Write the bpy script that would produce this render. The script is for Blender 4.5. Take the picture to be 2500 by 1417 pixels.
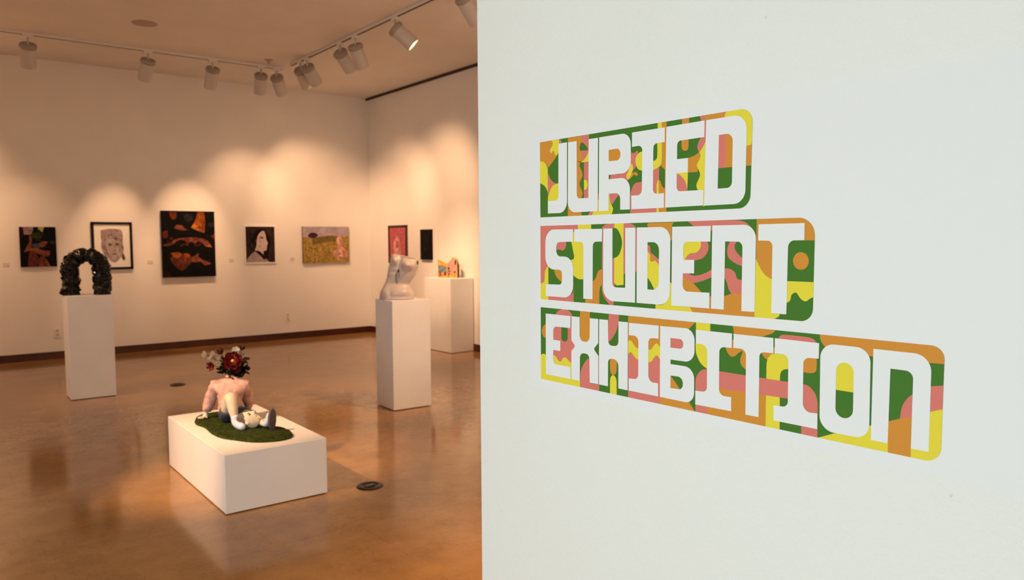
import bpy, bmesh, math, random
from mathutils import Vector, Matrix, noise
from mathutils.geometry import tessellate_polygon
for o in list(bpy.data.objects): bpy.data.objects.remove(o, do_unlink=True)
COL = bpy.context.scene.collection
SC = bpy.context.scene
PI = math.pi

# ---------------------------------------------------------------- camera, world, lights, exposure
CAM_Z = 1.52
cam_d = bpy.data.cameras.new('camera'); cam = bpy.data.objects.new('camera', cam_d); COL.objects.link(cam)
SC.camera = cam
YAW, PITCH, ROLL, FPX = 0.666377636, 0.0638733791, -0.00624042635, 1870.13785
_f = Vector((math.sin(YAW)*math.cos(PITCH), math.cos(YAW)*math.cos(PITCH), -math.sin(PITCH)))
_r = Vector((math.cos(YAW), -math.sin(YAW), 0)); _u = _r.cross(_f)
_R = _r*math.cos(ROLL)+_u*math.sin(ROLL); _U = _u*math.cos(ROLL)-_r*math.sin(ROLL)
m = Matrix((( _R.x, _U.x, -_f.x, 0), (_R.y, _U.y, -_f.y, 0), (_R.z, _U.z, -_f.z, CAM_Z), (0, 0, 0, 1)))
cam.matrix_world = m
cam_d.sensor_width = 36; cam_d.lens = FPX*36/2500
cam_d.clip_start = 0.05; cam_d.clip_end = 100
cam_d.dof.use_dof = True; cam_d.dof.focus_distance = 1.75; cam_d.dof.aperture_fstop = 6.0

SC.view_settings.view_transform = 'Standard'; SC.view_settings.look = 'None'
SC.view_settings.gamma = 1; SC.view_settings.use_curve_mapping = False
SC.view_settings.exposure = 0.0
SC.cycles.use_denoising = True
SC.cycles.max_bounces = 10; SC.cycles.diffuse_bounces = 6
SC.cycles.sample_clamp_indirect = 6

world = bpy.data.worlds.new('world'); SC.world = world; world.use_nodes = True
world.node_tree.nodes['Background'].inputs[0].default_value = (0.75, 0.88, 1.0, 1)
world.node_tree.nodes['Background'].inputs[1].default_value = 1.0

def area_light(name, loc, target, sx, sy, power, color, spread=PI):
    d = bpy.data.lights.new(name, 'AREA'); d.shape = 'RECTANGLE'; d.size = sx; d.size_y = sy
    d.energy = power; d.color = color; d.spread = spread
    o = bpy.data.objects.new(name, d); COL.objects.link(o); o.location = loc
    o.rotation_euler = (Vector(target)-Vector(loc)).to_track_quat('-Z', 'Y').to_euler()
    return o
WARM = (1.0, 0.565, 0.295)
K = 1.12
def spot_light(loc, target, power, size=50, blend=0.9, rad=0.035, color=WARM):
    d = bpy.data.lights.new('track_or_fill_spot', 'SPOT'); d.energy = power*K; d.color = color
    d.spot_size = math.radians(size); d.spot_blend = blend; d.shadow_soft_size = rad
    o = bpy.data.objects.new('track_or_fill_spot', d); COL.objects.link(o); o.location = loc
    o.rotation_euler = (Vector(target)-Vector(loc)).to_track_quat('-Z', 'Y').to_euler()
    return o
# added cool daylight lamp for the sign wall, set in an invented unseen window
area_light('added_daylight', (-3.08, 0.9, 1.2), (1.3, 0.9, 1.1), 2.6, 2.2, 106, (0.86, 1.0, 1.03), math.radians(150))
# out-of-view spots at the sculptures and back wall, then added fill spots
spot_light((-1.2, 4.3, 3.6), (1.52, 4.95, 0.35), 1200, 24, 1.0)
spot_light((4.13, 4.4, 3.6), (3.5, 6.15, 1.0), 330, 34)
spot_light((-0.7, 8.0, 3.6), (1.35, 8.55, 0.9), 220, 34)
spot_light((-0.25, 10.2, 3.5), (-0.25, 11.64, 2.35), 300, 84, 1.0)
spot_light((1.6, 6.2, 3.7), (5.9, 8.95, 1.0), 520, 15, 0.8)
spot_light((-1.6, 7.2, 3.6), (-3.0, 7.2, 1.5), 400, 90)  # from here on: added fill without fixtures, bounced off unseen walls for ambient light
spot_light((4.9, 4.6, 3.6), (6.1, 4.6, 1.5), 400, 90)
spot_light((3.6, 3.2, 3.6), (3.6, 1.81, 1.5), 430, 90)
spot_light((1.9, 3.2, 3.6), (2.2, 1.81, 1.5), 360, 90)
# ---------------------------------------------------------------- helpers
def lin(c):
    c = c/255.0
    return c/12.92 if c <= 0.04045 else ((c+0.055)/1.055)**2.4
WREF = (232, 192, 146)                    # how a plain white surface looks under the warm gallery light
def warm(r, g, b, k=0.78):                # albedo of a thing seen in gallery light
    return tuple(min(0.85, max(0.004, lin(v)/lin(w)*k)) for v, w in zip((r, g, b), WREF))
CREF = (221, 222, 215)
def cool(r, g, b, k=0.80):
    return tuple(min(0.9, lin(v)/lin(w)*k) for v, w in zip((r, g, b), CREF))
_mats = {}
def mat(name, color, rough=0.6, metal=0.0, spec=0.4, var=0.0, vscale=8, bump=0.0, bscale=60, coat=0.0, emit=0.0, detail=4):
    if name in _mats: return _mats[name]
    m = bpy.data.materials.new(name); m.use_nodes = True; nt = m.node_tree; N = nt.nodes
    b = N['Principled BSDF']; b.inputs['Base Color'].default_value = (*color, 1)
    b.inputs['Roughness'].default_value = rough; b.inputs['Metallic'].default_value = metal
    b.inputs['Specular IOR Level'].default_value = spec; b.inputs['Coat Weight'].default_value = coat
    tc = N.new('ShaderNodeTexCoord')
    n = N.new('ShaderNodeTexNoise'); n.inputs['Scale'].default_value = vscale; n.inputs['Detail'].default_value = detail
    nt.links.new(tc.outputs['Object'], n.inputs['Vector'])
    mx = N.new('ShaderNodeMix'); mx.data_type = 'RGBA'
    mx.inputs[6].default_value = (*[v*(1-var) for v in color], 1); mx.inputs[7].default_value = (*[min(1, v*(1+var)) for v in color], 1)
    mr = N.new('ShaderNodeMapRange'); mr.inputs[1].default_value = 0.36; mr.inputs[2].default_value = 0.64; nt.links.new(n.outputs['Fac'], mr.inputs[0])
    nt.links.new(mr.outputs[0], mx.inputs[0]); nt.links.new(mx.outputs[2], b.inputs['Base Color'])
    if bump:
        n2 = N.new('ShaderNodeTexNoise'); n2.inputs['Scale'].default_value = bscale; n2.inputs['Detail'].default_value = 3
        nt.links.new(tc.outputs['Object'], n2.inputs['Vector'])
        bp = N.new('ShaderNodeBump'); bp.inputs['Strength'].default_value = bump; bp.inputs['Distance'].default_value = 0.002
        nt.links.new(n2.outputs['Fac'], bp.inputs['Height']); nt.links.new(bp.outputs['Normal'], b.inputs['Normal'])
    if emit:
        b.inputs['Emission Color'].default_value = (1, 0.8, 0.5, 1); b.inputs['Emission Strength'].default_value = emit
    _mats[name] = m; return m

def link(name, me, material=None, parent=None, smooth=False):
    o = bpy.data.objects.new(name, me); COL.objects.link(o)
    if material is not None:
        for mm in (material if isinstance(material, (list, tuple)) else [material]): me.materials.append(mm)
    if smooth:
        for p in me.polygons: p.use_smooth = True
    if parent is not None:
        o.parent = parent; o.matrix_parent_inverse = parent.matrix_world.inverted()
    return o
def obj(name, bm, material=None, parent=None, smooth=False):
    bmesh.ops.recalc_face_normals(bm, faces=bm.faces)
    me = bpy.data.meshes.new(name); bm.to_mesh(me); bm.free()
    return link(name, me, material, parent, smooth)
def tag(o, label, cat, group=None):
    o['label'] = label; o['category'] = cat
    if group: o['group'] = group
    return o
def thing(name, label, cat, loc=(0, 0, 0), rotz=0, group=None):
    o = bpy.data.objects.new(name, None); COL.objects.link(o); o.empty_display_size = 0.1
    o.location = loc; o.rotation_euler = (0, 0, rotz)
    o.matrix_world = Matrix.Translation(Vector(loc)) @ Matrix.Rotation(rotz, 4, 'Z')
    return tag(o, label, cat, group)
def struct(o): o['kind'] = 'structure'; return o
def box(bm, x0, x1, y0, y1, z0, z1, bev=0.0, mi=0):
    r = bmesh.ops.create_cube(bm, size=1.0)
    for v in r['verts']:
        v.co = Vector(((x0+x1)/2+v.co.x*(x1-x0), (y0+y1)/2+v.co.y*(y1-y0), (z0+z1)/2+v.co.z*(z1-z0)))
    fs = {f for v in r['verts'] for f in v.link_faces}
    for f in fs: f.material_index = mi
    if bev:
        es = list({e for v in r['verts'] for e in v.link_edges})
        bmesh.ops.bevel(bm, geom=es, offset=bev, segments=2, affect='EDGES', profile=0.5)
    return bm
def nb(): return bmesh.new()
def cyl(bm, p0, p1, r0, r1=None, seg=24, caps=True):
    r1 = r0 if r1 is None else r1
    p0, p1 = Vector(p0), Vector(p1); d = p1-p0
    q = d.to_track_quat('Z', 'Y').to_matrix().to_4x4()
    bmesh.ops.create_cone(bm, cap_ends=caps, segments=seg, radius1=r0, radius2=r1, depth=d.length, matrix=Matrix.Translation((p0+p1)/2) @ q)
    return bm
def lathe(bm, prof, axis_o, axis_d, seg=32, cap=False):
    axis_o = Vector(axis_o); q = Vector(axis_d).to_track_quat('Z', 'Y')
    rings = []
    for r, h in prof:
        rings.append([bm.verts.new(axis_o+q @ Vector((r*math.cos(a), r*math.sin(a), h))) for a in [2*PI*i/seg for i in range(seg)]])
    for A, B in zip(rings, rings[1:]):
        for i in range(seg): bm.faces.new((A[i], A[(i+1) % seg], B[(i+1) % seg], B[i]))
    if cap: bm.faces.new(rings[0][::-1]); bm.faces.new(rings[-1])
    return bm
def tube(bm, pts, rad, seg=8, cap=True):
    pts = [Vector(p) for p in pts]; n = len(pts)
    rad = rad if isinstance(rad, (list, tuple)) else [rad]*n
    rings = []; up = Vector((0, 0, 1))
    t0 = (pts[1]-pts[0]).normalized()
    if abs(t0.dot(up)) > 0.95: up = Vector((1, 0, 0))
    nrm = (up-t0*up.dot(t0)).normalized()
    for i, p in enumerate(pts):
        t = (pts[min(i+1, n-1)]-pts[max(i-1, 0)]).normalized()
        nrm = (nrm-t*nrm.dot(t)).normalized(); bn = t.cross(nrm)
        rings.append([bm.verts.new(p+(nrm*math.cos(a)+bn*math.sin(a))*rad[i]) for a in [2*PI*k/seg for k in range(seg)]])
    for A, B in zip(rings, rings[1:]):
        for i in range(seg): bm.faces.new((A[i], A[(i+1) % seg], B[(i+1) % seg], B[i]))
    if cap: bm.faces.new(rings[0][::-1]); bm.faces.new(rings[-1])
    return bm
def blob(bm, c, s, rot=None, sub=2, nz=0.0, nf=30):
    r = bmesh.ops.create_icosphere(bm, subdivisions=sub, radius=1.0)
    R = rot or Matrix.Identity(3)
    for v in r['verts']:
        k = 1+nz*noise.noise(v.co*nf*0.1+Vector(c)*7)
        v.co = Vector(c)+R @ Vector((v.co.x*s[0]*k, v.co.y*s[1]*k, v.co.z*s[2]*k))
    return bm
# ---- flat print: outlines with rounded ('r' in the third slot) and spline ('s') points
def outline(pts):
    q = []
    n = len(pts)
    for i, p in enumerate(pts):
        if len(p) > 2 and p[2] != 's' and p[2] > 0:
            P = Vector(p[:2]).to_2d(); A = Vector(pts[i-1][:2]).to_2d(); B = Vector(pts[(i+1) % n][:2]).to_2d()
            a = (A-P); b = (B-P); la, lb = a.length, b.length; a.normalize(); b.normalize()
            r = p[2]; ang = a.angle(b); t = min(r/math.tan(ang/2), la*0.499 if len(pts[i-1]) > 2 else la, lb*0.499 if len(pts[(i+1) % n]) > 2 else lb)
            rr = t*math.tan(ang/2); c = P+(a+b).normalized()*(rr/math.sin(ang/2))
            s0 = P+a*t-c; s1 = P+b*t-c; sw = s0.angle_signed(s1)
            k = 10
            for j in range(k+1):
                w = -sw*j/k; v = Vector((s0.x*math.cos(w)-s0.y*math.sin(w), s0.x*math.sin(w)+s0.y*math.cos(w)))
                q.append((c.x+v.x, c.y+v.y, 0))
        else: q.append((p[0], p[1], 1 if len(p) > 2 and p[2] == 's' else 0))
    out = []; n = len(q)
    for i in range(n):
        a, b = q[i], q[(i+1) % n]
        if not a[2] and not b[2]: out.append((a[0], a[1])); continue
        d = Vector((b[0]-a[0], b[1]-a[1]))
        def tan(k):
            p, c, x = q[(k-1) % n], q[k % n], q[(k+1) % n]
            return Vector((x[0]-p[0], x[1]-p[1]))*0.5
        t0 = tan(i) if a[2] else (d*1.5-tan(i+1)*0.5)
        t1 = tan(i+1) if b[2] else (d*1.5-t0*0.5)
        for j in range(6):
            s = j/6; h1 = 2*s**3-3*s*s+1; h2 = s**3-2*s*s+s; h3 = -2*s**3+3*s*s; h4 = s**3-s*s
            out.append((h1*a[0]+h2*t0.x+h3*b[0]+h4*t1.x, h1*a[1]+h2*t0.y+h3*b[1]+h4*t1.y))
    return out
def clip(poly, hull):
    A = sum(hull[i-1][0]*hull[i][1]-hull[i][0]*hull[i-1][1] for i in range(len(hull)))
    if A < 0: hull = hull[::-1]
    for i in range(len(hull)):
        a, b = hull[i-1], hull[i]
        ex, ey = b[0]-a[0], b[1]-a[1]
        if abs(ex)+abs(ey) < 1e-9: continue
        side = lambda p: ex*(p[1]-a[1])-ey*(p[0]-a[0])
        out = []
        for j in range(len(poly)):
            p, c = poly[j-1], poly[j]; sp, sc_ = side(p), side(c)
            if (sp >= 0) != (sc_ >= 0):
                t = sp/(sp-sc_); out.append((p[0]+t*(c[0]-p[0]), p[1]+t*(c[1]-p[1])))
            if sc_ >= 0: out.append(c)
        poly = out
        if len(poly) < 3: return []
    return poly
def dedupe(poly):
    out = []
    for p in poly:
        if not out or abs(p[0]-out[-1][0])+abs(p[1]-out[-1][1]) > 1e-6: out.append(p)
    if len(out) > 1 and abs(out[0][0]-out[-1][0])+abs(out[0][1]-out[-1][1]) < 1e-6: out.pop()
    return out
def flat(verts, faces, fmi, loops, fn, depth, mi):
    loops = [dedupe(l) for l in loops]; loops = [l for l in loops if len(l) > 2]
    if not loops: return
    vs = [[Vector((p[0], p[1], 0)) for p in l] for l in loops]
    base = len(verts)
    for l in loops:
        for p in l: verts.append(fn(p[0], p[1], depth))
    for t in tessellate_polygon(vs): faces.append([base+i for i in t]); fmi.append(mi)
def flat_mesh(name, verts, faces, fmi, mats, parent):
    me = bpy.data.meshes.new(name); me.from_pydata(verts, [], faces)
    o = link(name, me, mats, parent)
    me.polygons.foreach_set('material_index', fmi); me.update()
    return o

# ---------------------------------------------------------------- materials of the setting
M_GAL = mat('gallery_wall_paint', (0.78, 0.76, 0.74), 0.75, spec=0.25, var=0.02, vscale=2, bump=0.15, bscale=120)
M_CEIL = mat('ceiling_paint', (0.74, 0.71, 0.68), 0.9, spec=0.1, var=0.02, vscale=2)
M_BASE = mat('baseboard_wood', (0.055, 0.012, 0.006), 0.3, var=0.25, vscale=5)
M_GAPSHADE = mat('reveal_and_contact_shade', (0.05, 0.03, 0.02), 0.8)
M_PLINTH = mat('plinth_white_paint', (0.77, 0.79, 0.81), 0.55, spec=0.35, var=0.02, vscale=4)
M_TRIM = mat('window_white_paint', (0.8, 0.8, 0.78), 0.4)
def near_wall_material():
    m = bpy.data.materials.new('near_wall_roller_paint'); m.use_nodes = True; nt = m.node_tree; N = nt.nodes
    b = N['Principled BSDF']; b.inputs['Roughness'].default_value = 0.55; b.inputs['Specular IOR Level'].default_value = 0.3
    tc = N.new('ShaderNodeTexCoord')
    n = N.new('ShaderNodeTexNoise'); n.inputs['Scale'].default_value = 95; n.inputs['Detail'].default_value = 3; n.inputs['Roughness'].default_value = 0.55
    n3 = N.new('ShaderNodeTexNoise'); n3.inputs['Scale'].default_value = 2.2; n3.inputs['Detail'].default_value = 2
    v = N.new('ShaderNodeTexVoronoi'); v.inputs['Scale'].default_value = 9.0
    mp = N.new('ShaderNodeMapRange'); mp.inputs[1].default_value = 0.0; mp.inputs[2].default_value = 0.03; mp.inputs[3].default_value = 1.2; mp.inputs[4].default_value = 0
    ad = N.new('ShaderNodeMath'); ad.operation = 'ADD'
    bp = N.new('ShaderNodeBump'); bp.inputs['Strength'].default_value = 0.8; bp.inputs['Distance'].default_value = 0.002
    for q in (n, n3, v): nt.links.new(tc.outputs['Object'], q.inputs['Vector'])
    nt.links.new(v.outputs['Distance'], mp.inputs[0]); nt.links.new(mp.outputs[0], ad.inputs[1]); nt.links.new(n.outputs['Fac'], ad.inputs[0])
    nt.links.new(ad.outputs[0], bp.inputs['Height']); nt.links.new(bp.outputs['Normal'], b.inputs['Normal'])
    mx = N.new('ShaderNodeMix'); mx.data_type = 'RGBA'
    mx.inputs[6].default_value = (0.785, 0.80, 0.745, 1); mx.inputs[7].default_value = (0.815, 0.825, 0.78, 1)
    nt.links.new(n3.outputs['Fac'], mx.inputs[0]); nt.links.new(mx.outputs[2], b.inputs['Base Color'])
    return m
def floor_material():
    m = bpy.data.materials.new('polished_brown_floor'); m.use_nodes = True; nt = m.node_tree; N = nt.nodes; L = nt.links
    b = N['Principled BSDF']; b.inputs['Specular IOR Level'].default_value = 0.5
    tc = N.new('ShaderNodeTexCoord')
    def nz(s, d=4, r=0.5):
        n = N.new('ShaderNodeTexNoise'); n.inputs['Scale'].default_value = s; n.inputs['Detail'].default_value = d; n.inputs['Roughness'].default_value = r
        L.new(tc.outputs['Object'], n.inputs['Vector']); return n
    big, mid, fine = nz(0.7, 3), nz(4, 6, 0.6), nz(38, 4, 0.65)
    def mix(f, a, c):
        x = N.new('ShaderNodeMix'); x.data_type = 'RGBA'
        for k, s in ((0, f), (6, a), (7, c)):
            if isinstance(s, tuple): x.inputs[k].default_value = s
            elif isinstance(s, float): x.inputs[k].default_value = s
            else: L.new(s, x.inputs[k])
        return x.outputs[2]
    def rng(s, a, c, lo=0.0, hi=1.0):
        x = N.new('ShaderNodeMapRange'); L.new(s, x.inputs[0]); x.inputs[1].default_value = a; x.inputs[2].default_value = c
        x.inputs[3].default_value = lo; x.inputs[4].default_value = hi; return x.outputs[0]
    c = mix(rng(big.outputs['Fac'], 0.3, 0.7), (0.33, 0.172, 0.05, 1), (0.42, 0.225, 0.07, 1))
    c = mix(rng(mid.outputs['Fac'], 0.35, 0.7), c, (0.28, 0.14, 0.04, 1))
    c = mix(rng(fine.outputs['Fac'], 0.55, 0.8, 0.0, 0.6), c, (0.20, 0.10, 0.032, 1))
    # wandering hairline cracks and scuffs
    w = nz(1.6, 8, 0.7)
    cr = N.new('ShaderNodeMath'); cr.operation = 'SUBTRACT'; L.new(w.outputs['Fac'], cr.inputs[0]); cr.inputs[1].default_value = 0.5
    ab = N.new('ShaderNodeMath'); ab.operation = 'ABSOLUTE'; L.new(cr.outputs[0], ab.inputs[0])
    c = mix(rng(ab.outputs[0], 0.0, 0.006, 0.45, 0.0), c, (0.13, 0.065, 0.025, 1))
    # scored joints in a large grid
    br = N.new('ShaderNodeTexBrick'); br.offset = 0.5; br.inputs['Scale'].default_value = 1.0; br.inputs['Mortar Size'].default_value = 0.004
    br.inputs['Brick Width'].default_value = 0.92; br.inputs['Row Height'].default_value = 0.92; br.inputs['Mortar Smooth'].default_value = 0.3
    br.inputs['Color1'].default_value = (0, 0, 0, 1); br.inputs['Color2'].default_value = (0, 0, 0, 1); br.inputs['Mortar'].default_value = (1, 1, 1, 1)
    L.new(tc.outputs['Object'], br.inputs['Vector'])
    ml = N.new('ShaderNodeMath'); ml.operation = 'MULTIPLY'; L.new(br.outputs['Fac'], ml.inputs[0]); L.new(rng(mid.outputs['Fac'], 0.4, 0.6, 0.0, 0.4), ml.inputs[1])
    c = mix(ml.outputs[0], c, (0.16, 0.085, 0.035, 1))
    L.new(c, b.inputs['Base Color'])
    L.new(rng(mid.outputs['Fac'], 0.3, 0.7, 0.10, 0.18), b.inputs['Roughness'])
    b.inputs['Coat Weight'].default_value = 0.12; b.inputs['Coat Roughness'].default_value = 0.05
    bp = N.new('ShaderNodeBump'); bp.inputs['Strength'].default_value = 0.06; bp.inputs['Distance'].default_value = 0.003
    L.new(big.outputs['Fac'], bp.inputs['Height']); L.new(bp.outputs['Normal'], b.inputs['Normal'])
    return m
M_NEAR = near_wall_material()
M_FLOOR = floor_material()

# ---------------------------------------------------------------- the setting
YB, XS, ZC = 11.643, 6.11, 3.9
XN, YE = 1.3, 1.808                      # sign wall face and its free end
XL, YF = -3.0, -3.2
struct(obj('floor', box(nb(), XL-0.2, XS+0.2, YF-0.2, YB+0.2, -0.1, 0), M_FLOOR))
struct(obj('ceiling', box(nb(), XL-0.2, XS+0.2, YF-0.2, YB+0.2, ZC, ZC+0.1), M_CEIL))
struct(obj('wall_back', box(nb(), XL-0.2, XS+0.2, YB, YB+0.2, 0, ZC), M_GAL))
struct(obj('wall_right', box(nb(), XS, XS+0.2, YE, YB, 0, ZC), M_GAL))
struct(obj('wall_near', box(nb(), XN, XS+0.2, YF, YE, 0, ZC, 0.004), M_NEAR))
struct(obj('wall_front', box(nb(), XL-0.2, XS+0.2, YF-0.2, YF, 0, ZC), M_GAL))
WY0, WY1, WZ0, WZ1 = -0.4, 2.2, 0.1, 2.3
b = nb()
box(b, XL-0.2, XL, YF, WY0, 0, ZC); box(b, XL-0.2, XL, WY1, YB, 0, ZC)
box(b, XL-0.2, XL, WY0, WY1, 0, WZ0); box(b, XL-0.2, XL, WY0, WY1, WZ1, ZC)
struct(obj('wall_left', b, M_GAL))
b = nb()
for y in (WY0, WY0+0.82, WY0+1.64, WY1-0.05): box(b, XL-0.07, XL-0.01, y, y+0.05, WZ0, WZ1)
for z in (WZ0, WZ1-0.05): box(b, XL-0.071, XL-0.009, WY0, WY1, z, z+0.05)
struct(obj('added_window_1', b, M_TRIM))  # unseen window, added to go with the daylight lamp
BH = 0.1
struct(obj('baseboard_back', box(nb(), XL, XS, YB-0.015, YB, 0, BH, 0.002), M_BASE))
struct(obj('baseboard_right', box(nb(), XS-0.015, XS, YE, YB-0.015, 0, BH, 0.002), M_BASE))
struct(obj('baseboard_left', box(nb(), XL, XL+0.015, YF, YB-0.015, 0, BH, 0.002), M_BASE))
struct(obj('trim_1', box(nb(), XS-0.03, XS, YE, YB, ZC-0.035, ZC), M_GAPSHADE))

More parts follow.
